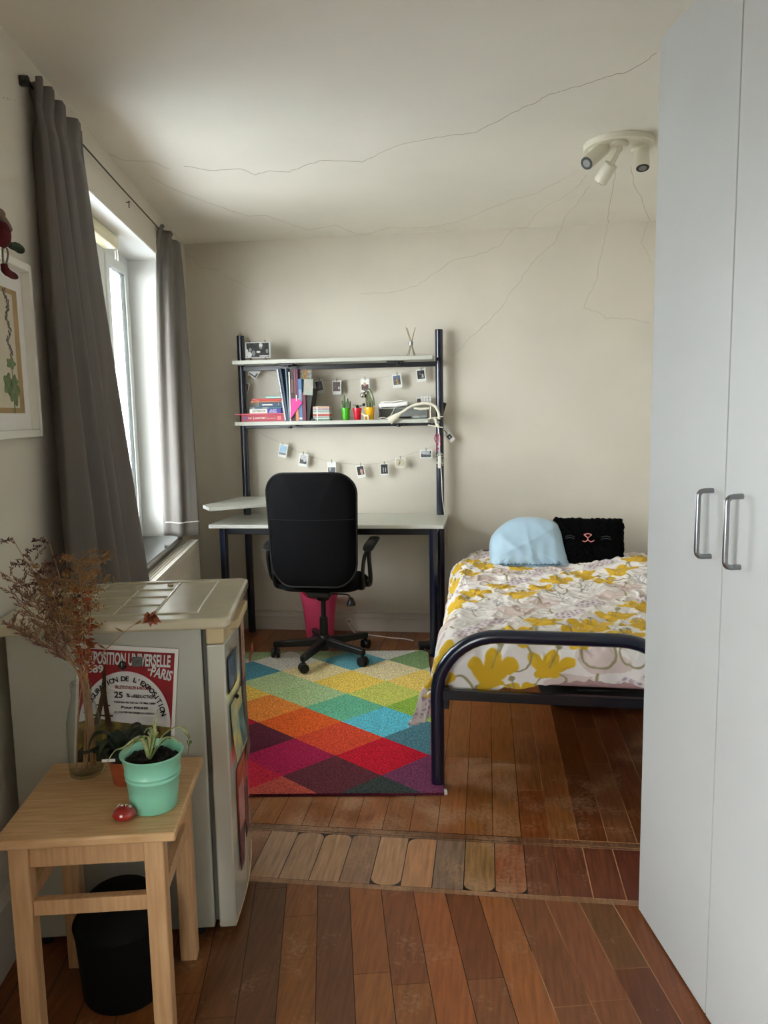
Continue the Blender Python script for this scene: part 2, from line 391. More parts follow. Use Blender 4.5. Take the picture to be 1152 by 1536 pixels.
# walls
def wallmesh(quad): m = MB(); m.add(quad, [tuple(range(len(quad)))]); return m
m = MB(); T = .12
m.box(-2.3, XR+.1, YB, YB+T, -.02, ZC+.1); wb = struct(m, 'wall_back', WALL)
m = MB(); s0, s1 = SL-.235, SL; fE = cornL.y+.12
Wn0, Wn1 = -.75, .75            # second window in the same wall, beside the photographer
m.box(s0, s1, FN, Wn0, -.02, ZC+.05); m.box(s0, s1, Wn1, Wb0, -.02, ZC+.05); m.box(s0, s1, Wn0, Wn1, -.02, .05); m.box(s0, s1, Wn0, Wn1, 2.0, ZC+.05); m.box(s0, s1, Wb1o, fE, -.02, ZC+.05)
m.box(s0, s1, Wb0, Wb1o, -.02, Zs-.03); m.box(s0, s1, Wb0, Wb1o, Zt, ZC+.05)
wl = struct(m, 'wall_left', WALL, B)
m = MB(); m.add([(-3, -3, ZC), (-3, 6, ZC), (3, 6, ZC), (3, -3, ZC), (-3, -3, ZC+.1), (-3, 6, ZC+.1), (3, 6, ZC+.1), (3, -3, ZC+.1)], [(3, 2, 1, 0), (4, 5, 6, 7), (0, 1, 5, 4), (1, 2, 6, 5), (2, 3, 7, 6), (3, 0, 4, 7)])
ce = struct(m, 'ceiling', CEIL)
jog = B.w((SR, 2.25, 0))
m = MB(); m.box(XR, XR+.1, jog.y, YB+.1, -.02, ZC+.05); struct(m, 'wall_right', WALL)
m = MB(); m.box(SR, SR+.1, FN-.1, 2.25, -.02, ZC+.05); struct(m, 'wall_right_near', WALL, B)
m = MB(); m.box(jog.x, XR+.1, jog.y-.1, jog.y, -.02, ZC+.05); struct(m, 'wall_nib', WALL)
m = MB(); m.box(SL-.3, SR+.1, FN-.1, FN, -.02, ZC+.05); struct(m, 'wall_behind', WALL, B)
# soft plaster cove where the ceiling meets the window wall
# baseboards
def basebd(name, prof, a, b, axis, fr, side):
    m = MB(); m.prism(prof, a, b, axis); return struct(m, name, TRIM, fr)
pb = [(YB, 0), (YB-.016, 0), (YB-.016, .02), (YB-.014, .085), (YB-.018, .088), (YB-.018, .093), (YB-.013, .096), (YB-.012, .122), (YB-.02, .126), (YB-.02, .134), (YB, .137)]
m = MB(); m.prism(pb, -2.1, XR, 'x'); struct(m, 'baseboard_back', TRIM)
pl_ = [(SL, 0), (SL+.018, 0), (SL+.016, .16), (SL+.022, .165), (SL+.022, .185), (SL, .20)]
m = MB(); m.prism([(a, b) for a, b in pl_], FN, cornL.y-.02, 'y'); struct(m, 'baseboard_left', TRIM, B)
# cracks
def wl2(pts, plane):
    out = []
    for x, y in pts:
        p = PZ(x, y, ZC-.0002) if plane == 'c' else (PY(x, y, YB-.0002) if plane == 'b' else B.w(BS(x, y, SL+.0002)))
        if plane != 'c' and p.z > ZC: p.z = ZC
        if plane == 'c' and p.y > YB: p.y = YB
        out.append(p)
    o = [out[0]]
    r = random.Random(len(pts)*7)
    for a, b in zip(out[:-1], out[1:]):
        n = 4
        for k in range(1, n+1):
            q = a.lerp(b, k/n)
            if k < n:
                j = Vector((r.uniform(-1, 1), r.uniform(-1, 1), 0))*.006 if plane == 'c' else Vector((r.uniform(-1, 1)*.006, 0, r.uniform(-1, 1)*.006))
                q = q+j
            o.append(q)
    return o
for pts, pl, mt, w in [
    ([(276, 249), (320, 256), (360, 253), (382, 262), (404, 256), (434, 258), (460, 247), (480, 241), (505, 241), (544, 243), (578, 226), (608, 215), (635, 210), (674, 203), (713, 199), (757, 176), (784, 161), (805, 153), (823, 142), (840, 137), (878, 126), (910, 115), (940, 108), (960, 97), (985, 79)], 'c', CRACK, .0009),
    ([(160, 229), (185, 240), (200, 241), (232, 243), (256, 254)], 'c', CRACK2, .0009),
    ([(225, 265), (262, 284), (320, 307), (372, 324), (400, 323), (440, 338), (464, 345), (485, 341), (502, 337), (535, 351), (552, 351), (584, 341), (612, 342), (640, 341), (686, 333), (722, 318), (765, 300), (800, 291), (840, 272), (868, 255)], 'c', CRACK2, .0009),
    ([(880, 262), (868, 277), (840, 300), (820, 308), (800, 325), (790, 341)], 'c', CRACK2, .0009),
    ([(884, 279), (866, 305), (850, 322), (843, 341)], 'c', CRACK2, .0009),
    ([(925, 250), (920, 280), (913, 320), (911, 339)], 'c', CRACK2, .0009),
    ([(947, 250), (952, 280), (962, 295), (972, 337)], 'c', CRACK2, .0009),
    ([(790, 338), (770, 343), (748, 370), (712, 384), (680, 390), (650, 410), (625, 429), (590, 438), (540, 441)], 'b', CRACK2, .0009),
    ([(843, 336), (834, 362), (812, 382), (793, 402), (778, 425), (765, 440), (752, 462), (730, 485), (705, 505), (690, 525), (676, 532)], 'b', CRACK2, .0009),
    ([(911, 333), (904, 370), (900, 390), (895, 420), (882, 445), (876, 462), (900, 470), (910, 478), (940, 478), (975, 484)], 'b', CRACK2, .0009),
    ([(972, 330), (966, 352), (962, 365), (972, 382), (978, 395)], 'b', CRACK2, .0009),
    ([(275, 380), (292, 390), (303, 403), (330, 405), (340, 417), (353, 420), (380, 434), (395, 434)], 'b', CRACK2, .0008),
]:
    crackpart('crack', wl2(pts, pl), ce if pl == 'c' else wb, mt, w)
crk = MB(); crk.tube([B.l(p) for p in wl2([(0, 142), (10, 147), (22, 150), (35, 157)], 'l')], .0014, 4); crk.build('crack', CRACK2, wl)
# ------------------------------------------------------------ window
win = MB(); f0, f1 = Wb0, Wb1o; so, si = SW-.028, SW
def frame(m, a, b, z0, z1, w, s0, s1):
    m.box(s0, s1, a, a+w, z0, z1); m.box(s0, s1, b-w, b, z0, z1); m.box(s0, s1, a+w, b-w, z0, z0+w); m.box(s0, s1, a+w, b-w, z1-w, z1)
frame(win, f0, f1, Zs, Zt, .045, so, si)
win.box(so, si, 4.06, 4.12, Zs+.045, Zt-.045)
w1 = struct(win, 'window_1', PVC, B, )
w1.modifiers.new('b', 'BEVEL').width = .004
for (a, b) in ((f0+.045, 4.06), (4.12, f1-.045)):
    m = MB(); frame(m, a, b, Zs+.045, Zt-.045, .058, so+.006, si+.008); m.build('window_sash', PVC, w1, bevel=.004)
    m = MB(); frame(m, a+.054, b-.054, Zs+.099, Zt-.099, .007, so+.008, si+.0); m.build('window_gasket', GASK, w1)
    m = MB(); m.box(si-.010, si-.006, a+.058, b-.058, Zs+.103, Zt-.103); m.build('window_pane', GLASS, w1)
m = MB(); m.box(SW-.02, SL+.025, Wb0, Wb1o, Zs-.03, Zs); m.build('window_sill', STONE, w1, bevel=.004)
win = MB(); frame(win, Wn0, Wn1, .05, 2.0, .045, so, si); win.box(so, si, -.03, .03, .095, 1.955); w2 = struct(win, 'window_2', PVC, B)
for (a, b) in ((Wn0+.045, -.03), (.03, Wn1-.045)):
    m = MB(); frame(m, a, b, .095, 1.955, .062, so+.006, si+.018); m.build('window_sash', PVC, w2, bevel=.006)
    m = MB(); m.box(si-.010, si-.006, a+.062, b-.062, .157, 1.893); m.build('window_pane', GLASS, w2)
# reveal lining strip low on the far side
m = MB(); m.box(SW, SL-.002, Wb1o-.008, Wb1o+.004, Zs, Zs+.02); m.build('window_trim', PVC, w1)
LIN = M('reveal_white_paint', (238, 240, 238), .7)
m = MB(); m.box(SW, SL-.003, Wb1o-.004, Wb1o, Zs+.02, Zt-.004); struct(m, 'trim_1', LIN, B)
m = MB(); m.box(SW, SL-.003, Wb0, Wb1o, Zt-.004, Zt); struct(m, 'trim_2', LIN, B)
# roller blind
bl = thing('roller_blind', 'cream roller blind cassette at the head of the window', 'blind', B, (-1.02, 3.9, 2.25))
m = MB(); m.prism(rrect(-1.07, -.995, Zt-.066, Zt-.004, .014, 4), 3.25, 3.99, 'y'); m.build('cassette', CREAM, bl, bevel=.003)
m = MB()
for k in range(9): m.ball((-1.0+.0*k, 3.995, Zt-.07-.006*k), .004, 8, 5)
for k in range(7): m.ball((-1.012, 3.998, Zt-.075-.006*k), .004, 8, 5)
m.build('bead_chain', WHITE, bl)
# radiator
rad = thing('radiator', 'white ribbed radiator under the window', 'radiator', B, (-.83, 4.0, .1))
rs0, rs1, rf0, rf1, rz0, rz1 = -.872, -.80, 3.02, 4.70, .12, .715
m = MB()
n = 56; pts = []
for i in range(n):
    a = rf0+(rf1-rf0)*i/n; w = (rf1-rf0)/n
    pts += [(rs1-.006, a), (rs1-.006, a+w*.3), (rs1, a+w*.45), (rs1, a+w*.85)]
pts += [(rs1-.006, rf1), (rs1-.016, rf1), (rs1-.016, rf0)]
m.prism([(p[0], p[1]) for p in pts], rz0, rz1-.03, 'z'); m.build('front_panel', TRIM, rad)
m = MB(); m.box(rs0, rs0+.015, rf0, rf1, rz0, rz1-.02); m.build('rear_panel', TRIM, rad, bevel=.003)
m = MB(); m.box(rs0, rs0+.008, rf0, rf1, rz1-.02, rz1); m.box(rs1-.01, rs1+.002, rf0, rf1, rz1-.035, rz1); m.box(rs0, rs1, rf0, rf0+.004, rz0, rz1); m.box(rs0, rs1, rf1-.004, rf1, rz0, rz1)
for k in range(3): m.box(rs0+.017+k*.016, rs0+.025+k*.016, rf0, rf1, rz1-.008, rz1-.002)
for k in range(60): a = rf0+.01+k*(rf1-rf0-.02)/59; m.box(rs0+.008, rs1-.01, a, a+.004, rz1-.007, rz1-.003)
m.build('top_grille', TRIM, rad)
m = MB(); m.cyl((rs1-.02, rf1, .62), (rs1-.02, rf1+.05, .62), .012); m.cyl((rs1-.02, rf1+.03, .56), (rs1-.02, rf1+.03, .67), .016); m.cyl((rs1-.02, rf1+.03, 0), (rs1-.02, rf1+.03, .56), .008)
m.build('valve', TRIM, rad)
# ------------------------------------------------------------ curtains and wire
cw = thing('curtain_wire', 'thin dark curtain wire stretched above the window', 'curtain wire', B, (-.88, 2.5, 2.46))
m = MB(); m.tube([(-.88, 2.55, 2.466), (-.88, 3.6, 2.460), (-.88, 4.86, 2.466)], .0032, 8); m.build('wire', WIRE, cw)
m = MB(); m.box(-.90, -.872, 2.545, 2.562, 2.452, 2.480); m.cyl((-.88, 2.53, 2.466), (-.88, 2.57, 2.466), .009); m.build('bracket', WIRE, cw, bevel=.002)
m = MB(); m.box(-.90, -.872, 4.85, 4.865, 2.452, 2.48); m.build('bracket', WIRE, cw, bevel=.002)
hk = BS(189, 305, -.893)
m = MB(); m.tube([(-.899, hk.y+.03, hk.z+.012), (-.88, hk.y+.02, hk.z+.012), (-.88, hk.y, hk.z+.01), (-.88, hk.y, hk.z-.02)], .0022, 6)
solo(m, 'wall_hook', WIRE, 'small bent metal hook on the wall below the curtain wire', 'hook', B, (-.89, hk.y, hk.z))
def curtain(name, label, top, bot, zt, zb, npl, amp0, amp1, org, seed, pinch=True, ex=1.15):
    t = thing(name, label, 'curtain', B, org, 'grey curtains at the window')
    top = spl([(a, b, 0) for a, b in top], 12); bot = spl([(a, b, 0) for a, b in bot], 12)
    def samp(c, u):
        x = u*(len(c)-1); i = min(int(x), len(c)-2); return c[i].lerp(c[i+1], x-i)
    rr = random.Random(seed); ni = int(npl+1); ph = [rr.uniform(-.5, .5) for _ in range(ni+2)]; am = [rr.uniform(.7, 1.3) for _ in range(ni+2)]
    def fn(u, v):
        e = v**ex
        p = samp(top, u).lerp(samp(bot, u), e)
        d = (samp(top, min(u+.02, 1))-samp(top, max(u-.02, 0))).lerp(samp(bot, min(u+.02, 1))-samp(bot, max(u-.02, 0)), e)
        nrm = Vector((d.y, -d.x, 0)).normalized()
        k = u*npl; i = int(k)
        w = math.sin(k*2*math.pi+ph[min(i, ni)]*v)
        w = math.copysign(abs(w)**(.6 if v < .1 else .85), w)
        pin = 1-.55*math.exp(-((v-.055)/.03)**2) if pinch else 1
        a = (amp0+(amp1-amp0)*e)*am[min(i, ni)]*pin
        w2 = .25*math.sin(k*4*math.pi+1.3+v*2)
        p = p+nrm*(a*(w+w2))
        return (p.x, p.y, zt+(zb-zt)*v+.004*math.sin(k*6.28)*(1-v))
    m = MB(); m.grid(fn, int(npl*24), 56)
    o = m.build('cloth', CURT, t, ang=180); s = o.modifiers.new('s', 'SOLIDIFY'); s.thickness = .0025; s.offset = 0
    return t, fn
lc, fn = curtain('curtain', 'long dark grey pleated curtain gathered at the near side of the window', [(-.865, 2.57), (-.86, 2.75), (-.865, 3.03)], [(-.79, 2.42), (-.77, 2.74), (-.785, 3.16)], 2.487, .80, 4, .024, .052, (-.81, 2.6, .80), 4)
rc, fn2 = curtain('curtain', 'paler daylit grey curtain hanging at the far side of the window', [(-.872, 4.42), (-.862, 4.62), (-.872, 4.90)], [(-.945, 4.43), (-.84, 4.36), (-.745, 4.42)], 2.487, .787, 2.5, .012, .009, (-.83, 4.4, .787), 9, ex=.32)
m = MB(); m.tube([Vector(fn2(u/60, .955))+Vector((.004, -.004, .002*math.sin(u*2.1))) for u in range(8, 60)], .0028, 5); m.build('hem_stitching', WHITE, rc)
# ------------------------------------------------------------ outside
BRK = M('outside_white_brick', (224, 228, 230), .8)
nt = BRK.node_tree; br = nt.nodes.new('ShaderNodeTexBrick'); br.inputs['Color1'].default_value = rgb((232, 236, 238)); br.inputs['Color2'].default_value = rgb((214, 220, 224)); br.inputs['Mortar'].default_value = rgb((150, 160, 165)); br.inputs['Scale'].default_value = 1; br.inputs['Brick Width'].default_value = .42; br.inputs['Row Height'].default_value = .14; br.inputs['Mortar Size'].default_value = .012
mpn = nt.nodes.new('ShaderNodeMapping'); mpn.inputs['Rotation'].default_value = (R(90), 0, R(90)); cmb = nt.nodes.new('ShaderNodeCombineXYZ'); sep = nt.nodes.new('ShaderNodeSeparateXYZ')
nt.links.new(nt.nodes['Texture Coordinate'].outputs['Object'], sep.inputs[0]); nt.links.new(sep.outputs[1], cmb.inputs[0]); nt.links.new(sep.outputs[2], cmb.inputs[1]); nt.links.new(cmb.outputs[0], br.inputs['Vector']); nt.links.new(br.outputs['Color'], nt.nodes['Principled BSDF'].inputs['Base Color'])
m = MB(); m.box(-7.5, -4.0, 3.4, 26, -3.2, 5.5)
hs = thing('house', 'white painted brick house seen through the window', 'building', B, (-6, 12, -3.2))
m.build('wall', BRK, hs)
m = MB(); m.prism([(-7.8, 5.4), (-3.8, 5.4), (-5.8, 7.2)], 3.2, 26.2, 'y'); m.build('roof', M('roof_tile', (120, 96, 84), .8, var=.2), hs)
m = MB(); m.box(-30, -1.3, -25, 40, -3.3, -3.2); struct(m, 'ground', M('outside_paving', (196, 196, 192), .9, var=.1), B)
# ============================================================ WARDROBE
def wd():
    t = thing('wardrobe', 'tall pale grey wardrobe with steel bar handles', 'wardrobe', B, (.866, 2.035, 0))
    m = MB(); m.box(.886, 1.45, .43, 2.031, 0, 2.375); m.build('carcass', WARD, t, bevel=.001)
    m = MB(); m.box(.8845, .8865, .45, 2.02, .01, 2.36); m.build('door_gap_shadow_strip', WARDSH, t)
    for i, (a, b) in enumerate(((1.634, 2.0335), (1.231, 1.629), (.829, 1.227), (.43, .825))):
        m = MB(); m.box(.866, .8845, a, b, .006, 2.377); d = m.build('door', WARD, t, bevel=.0012)
        hf = (1.684, 1.557, .88, .77)[i]; z0, z1 = 1.113, 1.264; r = .006; pr_ = .034
        pts = [(.867, hf, z0)]+[(.866-pr_+.012+.012*math.cos(R(w)), hf, z0+.012+.012*math.sin(R(w))) for w in (270, 240, 210, 180)]
        pts += [(.866-pr_+.012+.012*math.cos(R(w)), hf, z1-.012+.012*math.sin(R(w))) for w in (180, 150, 120, 90)]+[(.867, hf, z1)]
        m = MB(); m.tube(pts, r, 12); m.build('handle', STEEL, d)
wd()
# ============================================================ DESK
DZ = .80
def desk():
    t = thing('desk', 'white topped desk on dark navy tube frame with two shelves above', 'desk', A, (-.96, 4.7, 0))
    y0, y1 = 4.46, 4.995; xl, xr = -1.672, -.247
    m = MB(); m.box(xl, xr, y0, y1, DZ-.022, DZ); m.build('tabletop', WHITEB, t, bevel=.003)
    PX = (-1.575, -.294)
    for x in PX:
        m = MB(); m.tube([(x, 4.935, 0), (x, 4.935, 1.965)], .025, 18); m.build('post', NAVY, t, bevel=.003)
    for x in (-1.592, -.312):
        m = MB(); m.tube([(x, 4.50, 0), (x, 4.50, DZ-.022)], .0255, 18); m.build('leg', NAVY, t)
    m = MB()
    m.box(-1.60, -.30, 4.487, 4.512, DZ-.062, DZ-.0225); m.box(-1.575, -.29, 4.925, 4.945, DZ-.062, DZ-.0225)
    for x, x2 in ((-1.592, -1.575), (-.312, -.294)): m.box(min(x, x2)-.006, max(x, x2)+.006, 4.50, 4.93, DZ-.06, DZ-.0225)
    m.build('frame_rail', NAVYD, t, bevel=.002)
    for z, b in ((1.795, 0), (1.414, 1)):
        x0, x1 = (-1.577, -.322) if b == 0 else (-1.575, -.352)
        m = MB(); m.box(x0, x1, 4.75, 4.905, z-.024, z); s = m.build('shelf', SHELFM, t, bevel=.002)
        m = MB(); m.box(-1.56, -.31, 4.915, 4.945, z-(.056 if b == 0 else .044), z-.026); m.build('shelf_rail', NAVYD, t, bevel=.002)
        for x in (-1.25, -.56):
            m = MB(); m.box(x-.05, x+.05, 4.80, 4.92, z-.034, z-.0245); m.cyl((x+.02, 4.80, z-.034), (x+.02, 4.80, z-.046), .012); m.build('bracket', NAVYD, t, bevel=.002)
    # small swivel board on the left post
    z = .925
    P = [PZ(314, 762, z), PZ(408, 754.5, z), Vector((-1.12, 4.85, z)), Vector((-1.20, 4.90, z)), Vector((-1.60, 4.90, z)), PZ(304, 757.5, z)]
    m = MB(); m.prism([(p.x, p.y) for p in P], z-.02, z); m.build('side_board', WHITEB, t, bevel=.002)
    m = MB(); m.cyl((-1.575, 4.935, z-.05), (-1.575, 4.935, z-.02), .03); m.box(-1.59, -1.56, 4.80, 4.93, z-.036, z-.0205); m.build('bracket', NAVYD, t, bevel=.002)
    m = MB(); m.box(-1.70, -1.675, 4.44, 4.47, z-.02, z-.004); m.build('end_cap', NAVYD, t, bevel=.002)
desk()
# ============================================================ RUG
def rug():
    o = Vector((-.161, 2.795)); th = R(6.3); fr = Fr(o.x, o.y, th)   # local x: -u, local y: v
    W, Ln = 1.22, 1.79
    C = {(1, 1): (200, 14, 36), (0, 0): (112, 46, 82), (2, 0): (92, 36, 46), (1, -1): (48, 58, 56), (3, 1): (164, 18, 66), (4, 0): (186, 24, 48), (3, -1): (180, 66, 54), (2, 2): (214, 62, 34), (4, 2): (84, 28, 46), (0, 2): (66, 116, 130), (3, 3): (222, 84, 26), (1, 3): (78, 182, 206), (5, 3): (170, 14, 44), (2, 4): (92, 176, 140), (4, 4): (228, 128, 48), (0, 4): (134, 174, 58), (3, 5): (160, 190, 134), (1, 5): (192, 194, 84), (5, 5): (226, 184, 74), (2, 6): (230, 194, 78), (0, 6): (228, 194, 92), (4, 6): (170, 194, 140), (3, 7): (224, 204, 148), (1, 7): (214, 196, 148), (5, 7): (70, 138, 164), (4, 8): (208, 204, 196), (2, 8): (88, 160, 176), (0, 8): (118, 150, 96), (3, 9): (150, 172, 122), (1, 9): (198, 194, 182), (5, 9): (140, 166, 118), (5, 1): (140, 40, 60), (6, 2): (200, 90, 60), (6, 4): (190, 60, 50), (6, 6): (110, 170, 150), (6, 8): (200, 196, 186), (5, -1): (60, 60, 70), (-1, 1): (60, 90, 100), (-1, 3): (150, 170, 70), (-1, 5): (190, 180, 90), (-1, 7): (190, 190, 150), (0, -2): (60, 60, 60), (2, -2): (80, 40, 50)}
    m = MB(); a, b = .199, .1835; zt = .012
    clip = [(0, 0), (W, 0), (W, Ln), (0, Ln)]
    for (i, j), c in C.items():
        u, v = .045+a*i, .145+b*j
        poly = clipconv([(u-a, v), (u, v-b), (u+a, v), (u, v+b)], clip)
        if len(poly) < 3: continue
        g_ = sum(c)/3; c = tuple(min(255, v*.90+g_*.10+12) for v in c); m.col(c)
        m.add([(-p[0], p[1], zt) for p in poly], [list(range(len(poly)))[::-1]])
    n = len(m.f)
    m.col((96, 40, 56))
    for q in (((0, 0), (-W, 0)), ((-W, 0), (-W, Ln)), ((-W, Ln), (0, Ln)), ((0, Ln), (0, 0))):
        (x0, y0), (x1, y1) = q; m.add([(x0, y0, .0005), (x1, y1, .0005), (x1, y1, zt), (x0, y0, zt)], [(0, 1, 2, 3)])
    mt = M('rug_pile', (200, 100, 100), .95, attr='Col', bump=1, bs=260, spec=.1)
    nt = mt.node_tree; N = nt.nodes; L = nt.links; bs = N['Principled BSDF']
    at = [x for x in N if x.type == 'ATTRIBUTE'][0]
    nz = N.new('ShaderNodeTexNoise'); nz.inputs['Scale'].default_value = 150; nz.inputs['Detail'].default_value = 4; nz.inputs['Roughness'].default_value = .8; L.new(N['Texture Coordinate'].outputs['Object'], nz.inputs['Vector'])
    r = N.new('ShaderNodeMapRange'); r.inputs[1].default_value = .38; r.inputs[2].default_value = .62; r.inputs[3].default_value = .45; r.inputs[4].default_value = 1.65; L.new(nz.outputs['Fac'], r.inputs[0])
    mx = N.new('ShaderNodeMix'); mx.data_type = 'RGBA'; mx.blend_type = 'MULTIPLY'; mx.inputs[0].default_value = 1; L.new(at.outputs['Color'], mx.inputs[6]); L.new(r.outputs[0], mx.inputs[7]); L.new(mx.outputs[2], bs.inputs['Base Color'])
    o = solo(m, 'rug', mt, 'multicoloured diamond patterned rug on the wooden floor', 'rug', fr, (0, 0, 0))
    m = MB(); m.prism([(.0, 0), (.012, .004), (.010, .028), (0, .03)], .001, .0115, 'z'); m.build('corner_tab', PAPER, o, bevel=.001)
rug()
# ============================================================ OFFICE CHAIR
def chair():
    fr = Fr(-.96, 4.39, R(-1)); t = thing('office_chair', 'black swivel office chair seen from behind at the desk', 'chair', fr, (0, 0, 0))
    for k in range(5):
        w = R(186+72*k+1); c, s = math.cos(w), math.sin(w); L_ = .305
        def q(r, off, z): return (c*r-s*off, s*r+c*off, z)
        m = MB(); m.add([q(.03, -.021, .085), q(.03, .021, .085), q(.03, .021, .135), q(.03, -.021, .135), q(L_, -.016, .078), q(L_, .016, .078), q(L_, .016, .112), q(L_, -.016, .112)],
                        [(0, 1, 2, 3), (7, 6, 5, 4), (0, 4, 5, 1), (1, 5, 6, 2), (2, 6, 7, 3), (3, 7, 4, 0)])
        leg = m.build('base_leg', BLACKP, t, bevel=.006)
        m = MB(); m.cyl(q(L_-.012, 0, .055), q(L_-.012, 0, .085), .010)
        cw_ = w+R(40*k); dx, dy = math.cos(cw_), math.sin(cw_); cx, cy, _ = q(L_-.012, 0, 0); z0 = .028+.0125
        for sd in (-1, 1):
            m.cyl((cx+dx*.006*sd, cy+dy*.006*sd, z0), (cx+dx*.024*sd, cy+dy*.024*sd, z0), .0275, seg=20)
        m.ball((cx, cy, z0+.012), .021, 12, 8); m.build('caster', BLACKP, t, bevel=.002)
    m = MB(); m.lathe([(.032, .08), (.036, .10), (.036, .14), (.030, .15)]); m.cyl((0, 0, .06), (0, 0, .26), .027, .024, 20); m.build('hub', BLACKP, t)
    m = MB(); m.cyl((0, 0, .24), (0, 0, .42), .0145, seg=16); m.build('gas_column', BLACKP, t)
    m = MB(); m.box(-.065, .065, -.11, .12, .40, .435); m.cyl((0, 0, .36), (0, 0, .41), .034, .05, 16); m.build('tilt_mechanism', BLACKP, t, bevel=.008)
    m = MB(); m.tube(spl([(.05, -.05, .41), (.13, -.055, .413), (.165, -.06, .408), (.178, -.06, .385)], 5), .0045, 8); m.build('lever', BLACKP, t)
    m = MB(); m.lathe([(.004, 0), (.026, .004), (.027, .012), (.012, .045), (.005, .05)], (.18, -.06, .345), 16); m.build('lever_knob', BLACKP, t)
    out = rrect(-.245, .245, -.16, .28, .09, 6)
    m = MB(); m.pillow(out, .022, .05, lambda x, y, h: (x, y, .455+h), p=5); m.build('seat', BLACKF, t)
    # backrest: rounded outline in the x-z plane, bowed around the sitter
    out = []
    for (x, z) in rrect(-.256, .256, 0, .63, .115, 8):
        k = z/.63; x *= .93+.07*min(1, k*1.6)
        if z < .06: z = z+.03*(abs(x)/.25)**2*0
        out.append((x, z-.018*math.cos(x/.256*1.3)*(1-k)))
    by = -.235
    def bf(x, z, h):
        z = z; lean = -.05*max(0, z/.63)**1.5
        bow = .05*(x/.25)**2
        return (x, by+lean+bow-h+.0, .505+z)
    m = MB(); m.pillow(out, .042, .024, bf, 10, 6); m.build('backrest', BLACKF, t, ang=60)
    m = MB(); pts = [bf(x*1.004, z, .001) for x, z in out]; m.tube(pts, .0055, 8, closed=True); m.build('piping', M('dull_black_piping', (14, 14, 15), .6, spec=.3), t)
    m = MB(); pts = [bf(-.243+.486*i/20, .372, .0235+.0015) for i in range(21)]; m.tube(pts, .0018, 6)
    m.build('back_seam', BLACKF2, t)
    # flatter lower rear panel of the backrest
    m = MB()
    for sx in (-1, 1):
        pts = spl([(sx*.21, .1, .445), (sx*.265, .06, .45), (sx*.29, -.02, .49), (sx*.297, -.07, .57), (sx*.296, -.09, .66), (sx*.295, -.02, .692), (sx*.29, .10, .700)], 6)
        pts2 = spl([(sx*.21, -.02, .445), (sx*.258, -.08, .46), (sx*.262, -.12, .55), (sx*.272, -.105, .64), (sx*.29, -.07, .685)], 6)
        m = MB(); m.tube(pts, .0125, 10, flat=1.4); m.tube(pts2, .011, 10); ar = m.build('armrest', BLACKP, t)
        m = MB(); m.pillow(rrect(sx*.295-.032, sx*.295+.032, -.13, .17, .03, 5), .012, .016, lambda x, y, h: (x, y, .712+h-.035*max(0, (-y-.02)/.11)**2), p=4); m.build('arm_pad', BLACKP, ar)
chair()
# ============================================================ PINK BIN
def pinkbin():
    t = thing('waste_bin', 'pink plastic waste bin under the desk against the wall', 'bin', A, (-1.085, 4.84, .0))
    sg = 48; rows = []
    prof = [(0, .0), (.078, .0), (.082, .01), (.086, .08), (.096, .2), (.118, .315)]
    inner = [(.113, .315), (.092, .2), (.081, .08), (.075, .012), (0, .01)]
    def dip(z, w): return z+(0 if z < .3 else .028*math.cos(2*w)-.01)
    m = MB(); vs = []
    seq = prof+inner
    for r, z in seq:
        for k in range(sg):
            w = 2*math.pi*k/sg; vs.append((-1.085+r*1.12*math.cos(w), 4.84+r*.9*math.sin(w), max(0.001, dip(z, w))))
    fs = [(i*sg+k, i*sg+(k+1) % sg, (i+1)*sg+(k+1) % sg, (i+1)*sg+k) for i in range(len(seq)-1) for k in range(sg)]
    m.add(vs, fs); m.build('bucket', PINK, t, ang=60)
    m = MB()
    p = PY(461, 890, 4.752); 
    m.pillow([(p.x+.021*math.cos(R(a)), p.z+.011*math.sin(R(a))) for a in range(0, 360, 20)], .004, .003, lambda x, y, h: (x, 4.757+(x+1.085)**2*3.2-h, y), p=3)
    m.build('grip_hole', BLACKP, t)
    m = MB(); m.box(p.x+.006, p.x+.012, 4.744, 4.746, p.z-.012, p.z+.03); m.build('label_tag', PAPER, t)
pinkbin()
# ============================================================ BED
BD = Fr(-.19, 2.875, R(-2.7)); BW = .91
def bed():
    t = thing('bed', 'single bed with dark navy tubular metal frame', 'bed', BD, (0, 0, 0))
    r = .0265; zc = .609; rad_ = .24
    def hoop(y, zc, rad_): 
        pts = [(0, y, 0), (0, y, zc-rad_-.02)]+[(rad_-rad_*math.cos(R(w)), y, zc-rad_+rad_*math.sin(R(w))) for w in range(0, 91, 9)]
        pts += [(BW-p[0], p[1], p[2]) for p in pts[::-1]]
        return pts
    m = MB(); m.tube(hoop(0, zc, rad_), r, 20); m.build('foot_frame', NAVY, t)
    m = MB(); m.tube(hoop(1.99, .56, .1), r, 16); m.build('head_frame', NAVY, t)
    m = MB(); m.box(.02, BW-.02, -.012, .014, .354, .392); m.build('foot_rail', NAVYD, t, bevel=.002)
    for xa, xb in ((.014, .045), (BW-.045, BW-.014)): m = MB(); m.box(xa, xb, -.006, .03, .315, .40); m.build('corner_bracket', NAVYD, t, bevel=.002)
    for x in (-.012, BW-.014):
        m = MB(); m.box(x, x+.026, .02, 1.97, .345, .39); m.build('side_rail', NAVYD, t, bevel=.002)
    for k in range(13):
        y = .24+k*.135; m = MB(); m.box(.014, BW-.014, y, y+.06, .375, .39); m.build('slat', PINE2, t)
bed()
